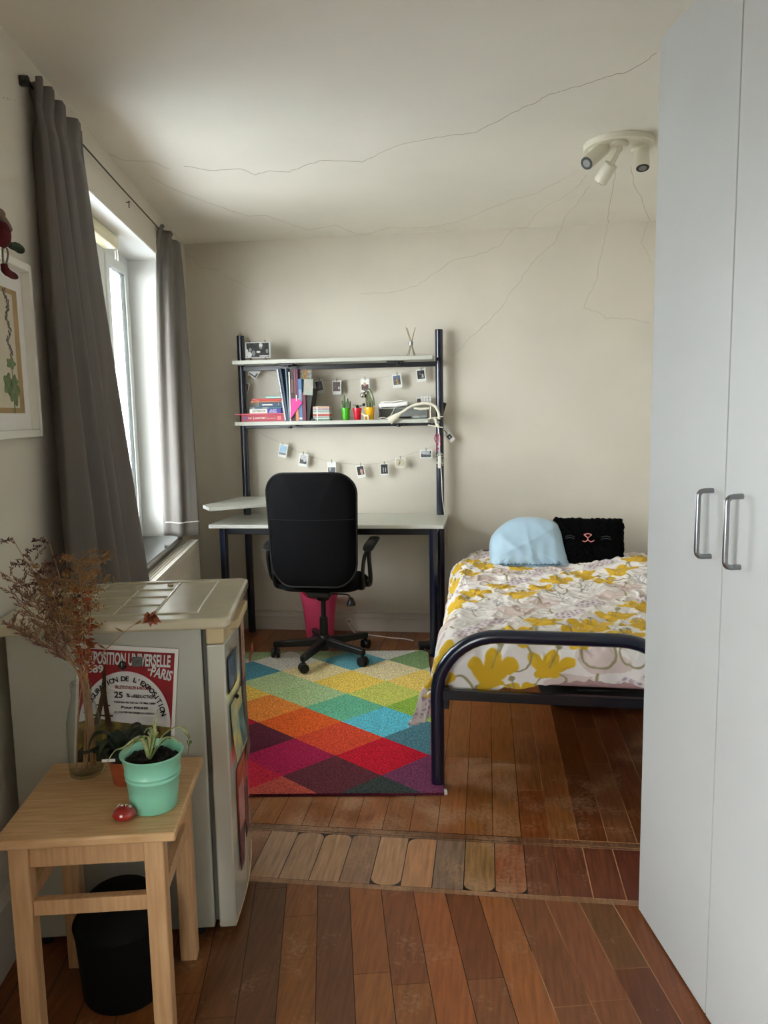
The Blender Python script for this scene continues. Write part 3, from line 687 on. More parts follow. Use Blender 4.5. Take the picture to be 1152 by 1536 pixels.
def mattress():
    m = MB(); out = rrect(.005, BW-.005, .075, 1.955, .07, 6)
    m.prism(out, .392, .535, 'z')
    o = solo(m, 'mattress', M('pink_sheet', (196, 160, 160), .9, var=.08, vs=12, bump=.6, bs=35), 'mattress under a dusty pink sheet on the bed frame', 'mattress', BD, (.45, 1, .392), bevel=.03, seg=4)
mattress()
def duvet():
    # sheet parameters: a across (left edge -.26 .. right edge 1.34), b along (foot -.17 .. head 1.96)
    NA, NB = 620, 800
    a = np.linspace(-.27, 1.36, NA+1); b = np.linspace(-.125, 1.955, NB+1)
    Ag, Bg = np.meshgrid(a, b)
    def nz(x, y, s, seed):
        rs = np.random.RandomState(seed); out = np.zeros_like(x)
        for _ in range(9):
            th = rs.uniform(0, 6.28); f = rs.uniform(.6, 1.6)/s*6.28; p = rs.uniform(0, 6.28)
            out += np.sin((x*np.cos(th)+y*np.sin(th))*f+p+1.2*np.sin((x*np.sin(th)-y*np.cos(th))*f*.7+p*2))
        return out/9
    top = .565+.020*nz(Ag, Bg, .42, 1)+.011*nz(Ag, Bg, .15, 2)+.0045*nz(Ag, Bg, .06, 5)
    rid = 1-np.abs(nz(Ag, Bg, .22, 21))*3.2; rid2 = 1-np.abs(nz(Ag*1.3, Bg, .11, 22))*3.2
    top += .010*np.clip(rid, 0, 1)**2+.0035*np.clip(rid2, 0, 1)**2
    top += .012*np.exp(-((Bg-1.78)/.18)**2)                          # pillow swelling under the duvet at the head
    top += .055*np.exp(-(((Ag-.93)/.2)**2+((Bg-1.45)/.28)**2))        # bunched cloth on the wall side
    top -= .030*np.exp(-((Bg-.02)/.12)**2)
    rad_ = .075
    eL = -.015+.03*nz(Bg, Ag*0, .6, 3)*1.0 - .075*np.clip((Bg-1.05)/.35, 0, 1)*np.clip((1.9-Bg)/.3, 0, 1)
    eF = .045+.010*nz(Ag, Bg*0, .35, 4)
    def bend(d, r):       # distance past the edge -> (outward, downward)
        q = np.clip(d, 0, r*1.57); o = r*np.sin(q/r); dn = r*(1-np.cos(q/r)); ex = np.clip(d-r*1.57, 0, None)
        return o, dn+ex
    hangL = (.30-.30*0); lenL = np.where(Bg < .35, 1, np.clip(1-(Bg-.35)*.5, .55, 1))
    dL = np.clip(eL+rad_-Ag, 0, None)*lenL; oL, nL = bend(dL, rad_)
    dF = np.clip(eF+rad_-Bg, 0, None); oF, nF = bend(dF, rad_)
    eR = BW+.02+.0*Bg + .22*np.clip((Bg-.9)/.5, 0, 1)
    dR = np.clip(Ag-eR+rad_, 0, None)*.7; oR, nR = bend(dR, rad_)
    X = np.where(dL > 0, eL+rad_-oL, Ag); X = np.where(dR > 0, eR-rad_+oR, X)
    Y = np.where(dF > 0, eF+rad_-oF, Bg)
    drop = (nL**1.7+nF**1.7)**(1/1.7)+nR
    both = np.clip(nL, 0, .3)*np.clip(nF, 0, .3)
    X = X-1.6*both-.10*np.clip(nL-.02, 0, None)+.014*np.sin(Bg*34+1.5*np.sin(Bg*11))*np.clip(nL*6, 0, 1)
    X = X+.013*np.sin(Bg*90+2)*np.clip(both*60, 0, 1)
    Y = Y+.011*np.sin(Ag*30+1.4*np.sin(Ag*9))*np.clip(nF*7, 0, 1)+.9*both
    Z = top-drop
    # hem of the foot drop is uneven: higher towards the wall side
    Z = Z+np.clip(nF, 0, .2)*np.clip((Ag-.15)*1.0, 0, .34)
    Z = Z+.006*nz(Ag*1.0, Bg, .1, 8)*np.clip(drop*10, 0, 1)
    # printed pattern in sheet coordinates (a, b)
    base = np.array([232, 226, 222.])/255
    img = np.ones(Ag.shape+(3,))*base
    def paint(mask, c):
        c = np.array(c)/255.; mask = np.asarray(mask, float)[..., None]; img[:] = img*(1-mask)+c*mask
    def soft(d): return np.clip(.5-d/.0045, 0, 1)
    def cap(u, v, x0, y0, x1, y1, r0, r1):   # tapered capsule
        dx, dy = x1-x0, y1-y0; t = np.clip(((u-x0)*dx+(v-y0)*dy)/(dx*dx+dy*dy+1e-9), 0, 1)
        return soft(np.hypot(u-x0-dx*t, v-y0-dy*t)-(r0+(r1-r0)*t))
    YE, BE, OL, PU, GR = (214, 172, 44), (214, 196, 190), (150, 140, 104), (164, 146, 160), (150, 150, 160)
    rs = random.Random(12)
    spots = []
    for jb in range(-2, 14):
        for ia in range(-2, 9):
            spots.append((ia*.205+(.10 if jb % 2 else 0)+rs.uniform(-.02, .02), jb*.165+rs.uniform(-.02, .02), (ia*2+jb*3) % 5 if (ia*2+jb*3) % 5 != 4 or (ia+jb) % 2 else 0, rs.uniform(-.45, .45), rs.uniform(.85, 1.15)))
    order = {1: 0, 3: 1, 4: 2, 0: 3, 2: 4}
    for (sx, sy, kd, rot, sc) in sorted(spots, key=lambda s: order[s[2]]):
        if sx < -.45 or sx > 1.5: continue
        c, s = math.cos(rot), math.sin(rot)
        sc *= 1.14 if kd in (0, 2) else 1
        u = ((Ag-sx)*c+(Bg-sy)*s)/sc; v = (-(Ag-sx)*s+(Bg-sy)*c)/sc
        box = (np.abs(u) < .16) & (np.abs(v) < .16)
        if not box.any(): continue
        mx_ = lambda *a: np.maximum.reduce(a)
        if kd in (1,):     # big pale bloom
            paint(box*mx_(cap(u, v, 0, -.02, 0, .05, .035, .05), cap(u, v, -.01, -.03, -.06, .035, .02, .032), cap(u, v, .01, -.03, .06, .03, .02, .034)), BE)
            paint(box*cap(u, v, 0, -.05, .015, -.14, .004, .005), OL)
        elif kd == 3:      # pale bag with violet dots
            paint(box*cap(u, v, -.02, -.02, .02, .03, .05, .055), (218, 206, 204))
            du = (u+.5) % .024-.012; dv = (v+.5+np.floor((u+.5)/.024)*.012) % .024-.012
            paint(box*cap(u, v, -.02, -.02, .02, .03, .045, .05)*soft(np.hypot(du, dv)-.0075), PU)
        elif kd == 4:      # thin sprigs and dashes
            for q in range(5): paint(box*cap(u, v, 0, -.03+.02*q, .03*(1 if q % 2 else -1), .0+.02*q, .0018, .0018), GR)
            paint(box*cap(u, v, 0, -.08, 0, .07, .002, .002), GR)
            du = (u+.5) % .03-.015; dv = (v+.5) % .018-.009
            paint(box*(np.hypot(u-.05, v) < .05)*soft(np.abs(du)-.006)*soft(np.abs(dv)-.0018), PU)
        else:              # mustard tulip
            paint(box*soft(np.abs(np.hypot(u-.03, v+.1)-.05)-.0035)*(v < -.05), OL)
            paint(box*mx_(cap(u, v, 0, -.045, 0, .045, .030, .026), cap(u, v, .005, -.04, .055, .03, .02, .026), cap(u, v, -.005, -.04, -.055, .02, .018, .022), cap(u, v, -.02, -.05, .03, -.05, .018, .02)), YE)
            paint(box*cap(u, v, .0, .0, .012, .085, .002, .002), OL); paint(box*soft(np.hypot(u-.012, v-.09)-.011), OL)
    me = D.meshes.new('duvet'); nv = (NA+1)*(NB+1)
    co = np.stack([X, Y, Z], -1).reshape(-1, 3); co[:, 2] -= .5
    idx = np.arange(nv).reshape(NB+1, NA+1)
    f = np.stack([idx[:-1, :-1], idx[:-1, 1:], idx[1:, 1:], idx[1:, :-1]], -1).reshape(-1, 4)
    me.vertices.add(nv); me.vertices.foreach_set('co', co.astype(np.float32).ravel())
    me.loops.add(f.size); me.loops.foreach_set('vertex_index', f.ravel().astype(np.int32))
    me.polygons.add(len(f)); me.polygons.foreach_set('loop_start', np.arange(0, f.size, 4, dtype=np.int32))
    me.polygons.foreach_set('use_smooth', np.ones(len(f), dtype=bool))
    me.update(calc_edges=True); me.validate()
    ca = me.color_attributes.new('Col', 'FLOAT_COLOR', 'POINT')
    im = img.reshape(-1, 3); im = np.where(im <= .04045, im/12.92, ((im+.055)/1.055)**2.4)
    ca.data.foreach_set('color', np.concatenate([im, np.ones((nv, 1))], 1).astype(np.float32).ravel())
    me.materials.append(M('duvet_cotton', (230, 224, 220), .85, attr='Col', bump=.25, bs=30, spec=.2, sheen=.1))
    o = D.objects.new('duvet', me); COL.objects.link(o); o.location = BD.w((0, 0, .5)); o.rotation_euler.z = BD.rz
    s = o.modifiers.new('s', 'SOLIDIFY'); s.thickness = .006; s.offset = 1
    tag(o, 'duvet printed with mustard flowers, draped over the bed', 'duvet')
duvet()
def cushions():
    CB = M('blue_satin', (172, 202, 222), .5, var=.05, vs=6, sheen=.3)
    CK = M('black_plush', (5, 5, 6), .95, spec=.08, bump=1, bs=240)
    # blue: leaning back on the head end
    fr = Fr(.240, 4.41, R(2))
    key = [(-.218, -.142), (-.10, -.150), (.10, -.150), (.215, -.142), (.226, -.125), (.205, -.02), (.190, .07), (.15, .125), (.05, .150), (-.06, .148), (-.15, .10), (-.215, .02), (-.222, -.10)]
    out = [tuple(p)[:2] for p in spl([(x, z, 0) for x, z in key+key[:1]], 6)[:-1]]
    def fb(x, z, h):
        q_ = max(0, (-z+.02)/.15); f = -.016*(1-abs(math.sin(x*11+z*7+1.1+.5*math.sin(z*14))))**3-.013*(1-abs(math.sin(x*8-z*15+.3)))**3-.009*(1-abs(math.sin(x*21+z*3)))**3-.006*q_*math.sin(x*100)
        fall = max(0, 1-(x/.2)**2)*max(0, 1-(z/.15)**2)
        hh = h+f*(.4+.6*fall)*(1 if h < 0 else .4)
        if z < -.10: hh += .006*math.sin(x*160)
        return (x, .03+hh*1.0+z*.45+.04, .700+z*.9)
    m = MB(); m.pillow(out, .07, .06, fb, 16, 2.6)
    o = solo(m, 'cushion', CB, 'pale blue gathered cushion at the head of the bed', 'cushion', fr, (0, 0, .58), ang=180)
    m = MB()
    pts = [fb(-.17+.34*i/60, -.122+.004*math.sin(i*1.7), -.055) for i in range(61)]
    m.tube(pts, .003, 5); m.build('ruched_seam', M('blue_seam', (96, 124, 146), .7), o)
    fr = Fr(.575, 4.50, R(-6))
    out = [(x+.004*math.sin(i*2.1), z+.004*math.sin(i*1.3)) for i, (x, z) in enumerate(rrect(-.20, .20, -.14, .145, .03, 6))]
    den = []
    for i in range(len(out)):
        p, q = out[i], out[(i+1) % len(out)]; n = max(1, int(math.hypot(p[0]-q[0], p[1]-q[1])/.012))
        for k in range(n): den.append((p[0]+(q[0]-p[0])*k/n, p[1]+(q[1]-p[1])*k/n))
    r = random.Random(5)
    def fk(x, z, h):
        j = r.uniform(-1, 1)*.004
        return (x+j, .0+h+z*.42+r.uniform(-1, 1)*.003, .692+z*.96+r.uniform(-1, 1)*.004)
    m = MB(); m.pillow(den, .06, .05, fk, 18, 2.6); o = solo(m, 'cushion', CK, 'black fluffy cushion with a stitched pink cat nose', 'cushion', fr, (0, 0, .58), ang=180)
    def fs(x, z): return (x, -.062+z*.42-.004, .692+z*.96+.002)
    m = MB(); m.tube([fs(-.022, .055), fs(0, .038), fs(.022, .055)], .0032, 6); m.tube([fs(-.022, .055), fs(.0, .062), fs(.022, .055)], .0032, 6); m.tube([fs(0, .038), fs(0, .026)], .003, 6)
    m.tube(spl([fs(0, .026), fs(-.015, .016), fs(-.03, .020)], 4), .003, 6); m.tube(spl([fs(0, .026), fs(.018, .016), fs(.035, .024)], 4), .003, 6)
    m.build('stitched_nose', M('pink_thread', (206, 130, 122), .8), o)
    m = MB()
    for sx in (-1, 1):
        for k in range(2): m.tube(spl([fs(sx*.072, .03+k*.012), fs(sx*.10, .037+k*.012), fs(sx*.125, .03+k*.012)], 4), .0016, 5)
    tag(m.build('stitched_whiskers', M('grey_thread', (70, 70, 74), .8), o), kind='stuff')
cushions()
m = MB(); fr = Fr(.62, 3.95, R(4)); m.pillow(rrect(-.36, .36, -.28, .28, .06, 5), .05, .06, lambda x, y, h: (x, y, .055+h+.008*math.sin(x*22)), p=6)
o = solo(m, 'storage_bag', M('dark_green_bag', (14, 20, 16), .6, var=.3, vs=30), 'dark storage bag lying on the floor under the bed', 'bag', fr, (0, 0, 0))
m = MB(); m.tube(spl([(-.2, -.24, .105), (-.1, -.29, .12), (.1, -.29, .12), (.2, -.24, .105)], 5), .008, 8); m.build('carry_handle', BLACKP, o)
# ============================================================ FRIDGE
FF, FB_, FS0, FS1 = 2.035, 2.465, -.858, -.352
def fridge():
    t = thing('fridge', 'small old cream and grey fridge with a beige worktop', 'fridge', B, (-.6, 2.25, 0))
    m = MB(); m.box(FS0, FS1, FF, FB_, .03, .903); m.build('body', FRBODY, t, bevel=.004)
    for x in (-.82, -.40):
        for y in (2.07, 2.43):
            m = MB(); m.cyl((x, y, 0), (x, y, .032), .018); m.build('foot', BLACKP, t)
    m = MB(); m.box(FS1+.0002, -.340, FF+.012, FB_-.012, .045, .89); m.build('door_seal', M('door_seal', (92, 92, 84), .7), t)
    def plan(e=0): return [(-.339, FF), (-.339, FB_)]+[(-.292+.013*math.sin(math.pi*k/12)-e*0, FB_-(FB_-FF)*k/12) for k in range(13)]
    m = MB(); m.prism(plan(), .028, .845, 'z'); d = m.build('door', FRDOOR, t, bevel=.005, seg=3)
    m = MB(); m.prism([(a+.0015*(a > -.33), b) for a, b in plan()], .0365, .042, 'z'); m.build('lower_trim', FRTAN, d, bevel=.001)
    m = MB(); m.prism([(a+.0012*(a > -.33)-.0, b) for a, b in plan()], .8465, .898, 'z'); m.build('tan_trim', FRTAN, d, bevel=.004)
    m = MB(); m.prism([(-.30, FF+.05), (-.30, FB_-.05), (-.262, FB_-.1), (-.262, FF+.1)], .862, .885, 'z'); m.build('handle_lip', FRTAN, d, bevel=.004)
    # worktop with raised frame and shallow tile grid
    out = rrect(-.885, -.268, 1.985, 2.492, .03, 6)
    m = MB(); m.prism(out, .900, .930, 'z'); lid = m.build('worktop', FRTOP, t, bevel=.008, seg=3)
    m = MB(); z0, z1 = .9302, .9335; a0, a1, b0, b1 = -.84, -.36, 2.05, 2.445
    ribs = [[(a0, b0), (a1, b0), (a1, b1), (a0, b1), (a0, b0)], [(-.475, b0), (-.475, b1)], [(-.585, b0), (-.585, b1)], [(-.70, b0), (-.70, b1)]]+[[(a0, y), (-.475, y)] for y in (2.15, 2.25, 2.345)]
    for rb in ribs: m.tube([(x, y, .9298) for x, y in rb], .0042, 8)
    m.build('raised_ribs', FRTOP, lid)
    m = MB(); m.ball((-.50, 2.40, .932), .006, 8, 5, (1.6, 1, .6)); m.build('chipped_spot', FRTAN, lid)
fridge()
# poster on the near side of the fridge
def poster():
    c = BFp(268, 973, FF-.002); W, Hh = .262, .37; an = R(-5.5)
    ux = Vector((math.cos(an), 0, math.sin(an))); uy = Vector((-math.sin(an), 0, math.cos(an)))
    tl = Vector((c.x, FF-.004, c.z))-ux*W
    t = thing('poster', 'red and white exhibition poster on the near side of the fridge', 'poster', B, (tl.x+.13, FF-.004, tl.z-.18))
    def P(u, v, d=0): p = tl+ux*u-uy*v; return (p.x, p.y-d, p.z)   # u right, v down (metres)
    def quad(m, u0, v0, u1, v1, d, n=1): m.add([P(u0, v1, d), P(u1, v1, d), P(u1, v0, d), P(u0, v0, d)], [(0, 1, 2, 3)])
    m = MB(); m.add([P(0, 0, 0), P(W, 0, .0015), P(W, Hh, .0), P(0, Hh, 0), P(0, 0, -.0012), P(W, 0, -.0006), P(W, Hh, -.0012), P(0, Hh, -.0012)], [(3, 2, 1, 0), (4, 5, 6, 7), (0, 1, 5, 4), (1, 2, 6, 5), (2, 3, 7, 6), (3, 0, 4, 7)])
    m.build('sheet', PAPER, t)
    def flat(name, mat, poly, d):
        m = MB(); m.keepn = True; n = len(poly); m.add([P(u, v, d) for u, v in poly]+[P(u, v, d-.0002) for u, v in poly], [list(range(n)), list(range(n, 2*n))[::-1]]); return m.build(name, mat, t)
    D0 = .0022
    flat('red_field', REDP, [(.008, .012), (.253, .012), (.253, .36), (.008, .36)], D0)
    cx, cy, rr = .131, .214, .1195
    flat('white_arch', SKYP, [(cx+rr*math.cos(R(a)), cy-rr*1.22*math.sin(R(a))) for a in range(0, 181, 6)]+[(.012, .255), (.248, .255)], D0+.0004)
    hor = [(.010, .215), (.05, .20), (.10, .208), (.15, .212), (.20, .214), (.252, .218), (.252, .36), (.008, .36)]
    flat('field', OLIVE, hor, D0+.0008)
    r = random.Random(2)
    flat('trees', GREEND, [(.008, .30), (.04, .262), (.09, .27), (.12, .235), (.15, .222), (.19, .228), (.215, .25), (.236, .24), (.253, .225), (.253, .36), (.008, .36)], D0+.0012)
    # lattice tower silhouette
    for sgn in (-1, 1):
        flat('tower', BROWN, [(.073+sgn*.0045, .085), (.073+sgn*.0015, .05), (.073, .05), (.073+sgn*.0, .16), (.073+sgn*.008, .215), (.073+sgn*.026, .225), (.073+sgn*.013, .165), (.073+sgn*.007, .13)][::sgn], D0+.0016)
    for q in ((.055, .162, .091, .166), (.047, .190, .099, .195), (.064, .128, .082, .131)): m = MB(); quad(m, *q, D0+.0018); m.build('tower_deck', BROWN, t)
    def T(body, u, v, size, mat, width=None, rot=0, sq=1, bold=.03):
        x = (ux*math.cos(rot)+uy*math.sin(rot)); y = (-ux*math.sin(rot)+uy*math.cos(rot))
        p = P(u, v, D0+.0026); text('lettering', body, size, mat, t, face_dir(p, x, y), .0001, width, None, sq, bold)
    T('EXPOSITION UNIVERSELLE', .132, .036, .026, SKYP, .222, 0, 1.75)
    T('1889', .042, .066, .022, SKYP, .052, .05, 1.3); T('DE', .190, .060, .008, SKYP); T('PARIS', .221, .070, .024, SKYP, .056, -.22, 1.6)
    s = "INAUGURATION DE L'EXPOSITION"; n = len(s)
    for i, ch in enumerate(s):
        if ch == ' ': continue
        a = R(168-152*i/(n-1)); rad_ = .103
        T(ch, cx+rad_*math.cos(a), cy-rad_*1.22*math.sin(a), .0185, INK, None, -(math.pi/2-a)*.92)
    T("BILLETS D'ALLER & RETOUR", .148, .112, .009, REDP, .092, 0, 1.3)
    T('25', .112, .134, .023, INK); T('%', .137, .134, .014, INK); T('DE', .148, .137, .006, INK); T('REDUCTION', .180, .135, .012, INK, .056)
    T('Valables du 1er au 15 Mai 1889', .155, .153, .0085, INK, .11, 0, .9)
    T('Pour PARIS', .155, .167, .010, INK, .07, 0, .9); T('DE TOUTES LES GARES DU RESEAU', .155, .181, .007, INK, .105, 0, .9)
    return P
PO = poster()
for (x, y, r_, mt, nm, lb) in ((184, 998, .0105, M('black_magnet_gloss', (12, 16, 18), .15, coat=1), 'magnet', 'glossy black round magnet on the exhibition poster'), (206, 992, .0125, M('grey_magnet', (92, 96, 90), .3, var=.3, vs=60), 'magnet', 'grey mottled square magnet on the exhibition poster')):
    p = BFp(x, y, FF-.008); m = MB()
    if r_ < .012: m.lathe([(0, 0), (r_, 0), (r_, .004), (r_*.7, .008), (0, .009)], (0, 0, 0), 20, 1, 1.25)
    else: m.prism(rrect(-.013, .013, -.0125, .0125, .004, 4), 0, .006)
    m.xf(Matrix.Translation(p) @ Matrix.Rotation(R(90), 4, 'X')); solo(m, nm, mt, lb, 'magnet', B, tuple(p), bevel=.001)
# papers and magnets on the fridge door (right-hand face)
def doorx(f): return -.292+.013*math.sin(math.pi*(FB_-f)/(FB_-FF))+.0012
def doorpaper(name, label, cat, f0, f1, z0, z1, mat, lift=.0, skew=0, thick=.001, curl=0, extra=None):
    t = thing(name, label, cat, B, (doorx((f0+f1)/2), (f0+f1)/2, (z0+z1)/2))
    def fn(u, v, o=0):
        f = f0+(f1-f0)*u; return (doorx(f)+.0015+lift+curl*(v**2)+o, f, z1-(z1-z0)*v+skew*u)
    m = MB(); m.grid(lambda u, v: fn(u, v), 6, 8); o = m.build('sheet', mat, t); s = o.modifiers.new('s', 'SOLIDIFY'); s.thickness = thick; s.offset = 1
    if extra:
        for (u0, u1, v0, v1, mt) in extra:
            m = MB(); m.grid(lambda u, v: fn(u0+(u1-u0)*u, v0+(v1-v0)*v, .0018), 3, 3); m.build('print', mt, t)
    return t
BLUEC = M('postcard_blue', (44, 92, 142), .4, c2=(24, 50, 80), vs=30); YELC = M('picture_yellow', (214, 196, 120), .5, c2=(150, 176, 160), vs=25); ORC = M('picture_orange', (196, 92, 60), .5, c2=(160, 60, 50), vs=30)
PINKC = M('card_pink', (206, 156, 150), .5, c2=(180, 120, 110), vs=20); TEALC = M('picture_teal', (110, 150, 150), .5, c2=(60, 90, 96), vs=20)
doorpaper('postcard', 'blue postcard with black border near the top of the fridge door', 'postcard', 2.05, 2.17, .70, .80, BLACKP, extra=[(.06, .8, .08, .92, BLUEC)])
doorpaper('postcard', 'pale patterned card at the far top of the fridge door', 'postcard', 2.27, 2.42, .62, .86, PINKC, .001, extra=[(.1, .9, .1, .9, M('card_pattern', (190, 170, 140), .6, c2=(110, 80, 70), vs=70))])
doorpaper('postcard', 'yellow and teal picture curling off the fridge door', 'picture', 2.06, 2.22, .50, .665, YELC, .002, curl=.012, extra=[(.5, .98, .3, .95, TEALC)])
doorpaper('postcard', 'narrow dark brown strip card on the fridge door', 'card', 2.24, 2.36, .42, .66, M('brown_card', (96, 78, 66), .6, c2=(60, 50, 48), vs=30), .003, curl=.006)
doorpaper('postcard', 'orange and pink picture low on the fridge door', 'picture', 2.10, 2.28, .26, .46, ORC, .001, extra=[(.05, .5, .3, .95, PINKC)])
doorpaper('photo_strip', 'lowest dark photo strip on the fridge door', 'photo', 2.10, 2.17, .155, .30, M('dark_photo', (54, 30, 44), .4, c2=(120, 60, 70), vs=50), .0015)
doorpaper('photo_strip', 'dark photo strip beside the lowest one on the fridge door', 'photo', 2.20, 2.28, .20, .36, M('dark_photo_two', (64, 40, 48), .4, c2=(130, 80, 80), vs=50), .0015)
p = BFp(356, 985, 2.2)
m = MB(); m.ball((0, 0, 0), .007, 10, 6); m.xf(Matrix.Translation((doorx(2.13)+.006, 2.13, .665))); solo(m, 'magnet', BLACKP, 'small black magnet holding the yellow and teal picture', 'magnet', B, (doorx(2.13)+.006, 2.13, .665))
# red-brown dried flower magnet sticking out past the far edge of the door
m = MB(); c0 = Vector((doorx(2.44)+.022, 2.45, .70))
for k in range(6):
    a = R(60*k); m.pillow([(.022*math.cos(R(q)), .014*math.sin(R(q))) for q in range(0, 360, 45)], .002, .002, lambda x, y, h: tuple(c0+Vector((h+.004*math.sin(a), (x+.014)*math.cos(a)-y*math.sin(a), (x+.014)*math.sin(a)+y*math.cos(a)-.01))), 3)
o = solo(m, 'paper_flower', M('rust_flower', (170, 84, 56), .7, var=.2), 'rust coloured paper flower on the far edge of the fridge door', 'flower', B, tuple(c0))
m = MB(); m.tube(spl([c0-c0, (.0, .0, .03), (-.006, -.03, .05)], 5), .001, 5); m.tube(spl([c0-c0, (.004, -.01, .03), (.0, -.04, .04)], 5), .001, 5); m.build('raffia_thread', CREAM, o)
# ============================================================ STOOL
def stool():
    t = thing('stool', 'pale pine stool holding the potted plants', 'stool', B, (-.55, 1.81, 0))
    zt = .55
    m = MB(); m.box(-.745, -.356, 1.618, 2.004, zt-.022, zt); m.build('seat', PINE, t, bevel=.005, seg=2)
    LX = ((-.725, -.682), (-.432, -.389)); LY = ((1.642, 1.685), (1.945, 1.988))
    for xa, xb in LX:
        for ya, yb in LY:
            m = MB(); m.box(xa, xb, ya, yb, 0, zt-.0225); m.build('leg', PINE2, t, bevel=.003)
    for ya, yb in ((1.650, 1.668), (1.962, 1.980)):
        m = MB(); m.box(-.682, -.432, ya, yb, zt-.082, zt-.0225); m.build('apron', PINE2, t, bevel=.002)
        m = MB(); m.box(-.682, -.432, ya, yb+.004, .352, .388); m.build('stretcher', PINE2, t, bevel=.002)
    for xa, xb in ((-.716, -.698), (-.416, -.398)):
        m = MB(); m.box(xa, xb, 1.685, 1.945, zt-.082, zt-.0225); m.build('apron', PINE2, t, bevel=.002)
        m = MB(); m.box(xa-.004, xb+.002, 1.685, 1.945, .360, .395); m.build('stretcher', PINE2, t, bevel=.002)
stool()
# black bin under the stool
def blackbin():
    c = (-.555, 1.865); t = thing('bin', 'black plastic bin on the floor under the stool', 'bin', B, (c[0], c[1], 0))
    BK = M('matt_black_bin', (6, 6, 6), .8, spec=.2)
    m = MB(); m.lathe([(0, 0), (.098, 0), (.103, .01), (.113, .17), (.115, .178), (.115, .19), (.11, .19)], (c[0], c[1], 0), 40); m.build('bucket', BK, t)
    m = MB(); m.lathe([(.116, .186), (.118, .196), (.112, .206), (.098, .24), (.075, .262), (.0, .27)], (c[0], c[1], 0), 40); m.build('lid', BK, t)
blackbin()
ZS = .55
def vase():
    c = (-.636, 1.925); t = thing('vase', 'clear glass milk bottle used as a vase on the stool', 'vase', B, (c[0], c[1], ZS))
    prof = [(0, .002), (.034, .002), (.039, .006), (.0415, .02), (.0415, .12), (.040, .145), (.033, .180), (.0255, .207), (.0235, .218), (.0255, .221), (.0255, .229), (.0235, .232), (.0255, .236), (.0255, .243), (.0235, .246)]
    inn = [(.0205, .246), (.0205, .215), (.0295, .178), (.037, .145), (.0385, .12), (.0385, .022), (.034, .012), (0, .012)]
    m = MB(); m.lathe(prof+[(.0205, .246), (.0205, .236)], (c[0], c[1], ZS), 40, cap=False); m.lathe([(0, .010), (.034, .011), (.0385, .018)], (c[0], c[1], ZS), 40, cap=False); m.build('bottle', VGLASS, t)
vase()
# dried flowers: each stem with its heads is a thing of its own, standing in the bottle
DST = M('dried_stem', (176, 136, 96), .8, var=.2, vs=30); DDK = M('dried_dark_leaf', (104, 66, 52), .85, var=.35, vs=50); DTN = M('dried_tan_bloom', (166, 124, 76), .9, var=.35, vs=60)
DRU = M('dried_rust_leaf', (162, 84, 44), .85, var=.3, vs=50); DRO = M('dried_rose', (178, 100, 66), .85, var=.3, vs=50); DPK = M('dried_mauve_sprig', (150, 108, 92), .85, var=.3, vs=60)
def leafv(m, p, d, L_, w, nrm=None):
    d = Vector(d).normalized(); s = d.cross(Vector(nrm) if nrm else Vector((0, -1, .2))); s = s.normalized() if s.length > .01 else Vector((1, 0, 0)); n = s.cross(d)
    p = Vector(p); m.add([p, p+d*L_*.45+s*w+n*w*.3, p+d*L_, p+d*L_*.45-s*w+n*w*.3, p+d*L_*.5-n*w*.3], [(0, 1, 4), (1, 2, 4), (2, 3, 4), (3, 0, 4)])
VB = Vector((-.636, 1.925, ZS+.02)); VT = Vector((-.627, 1.925, ZS+.24))
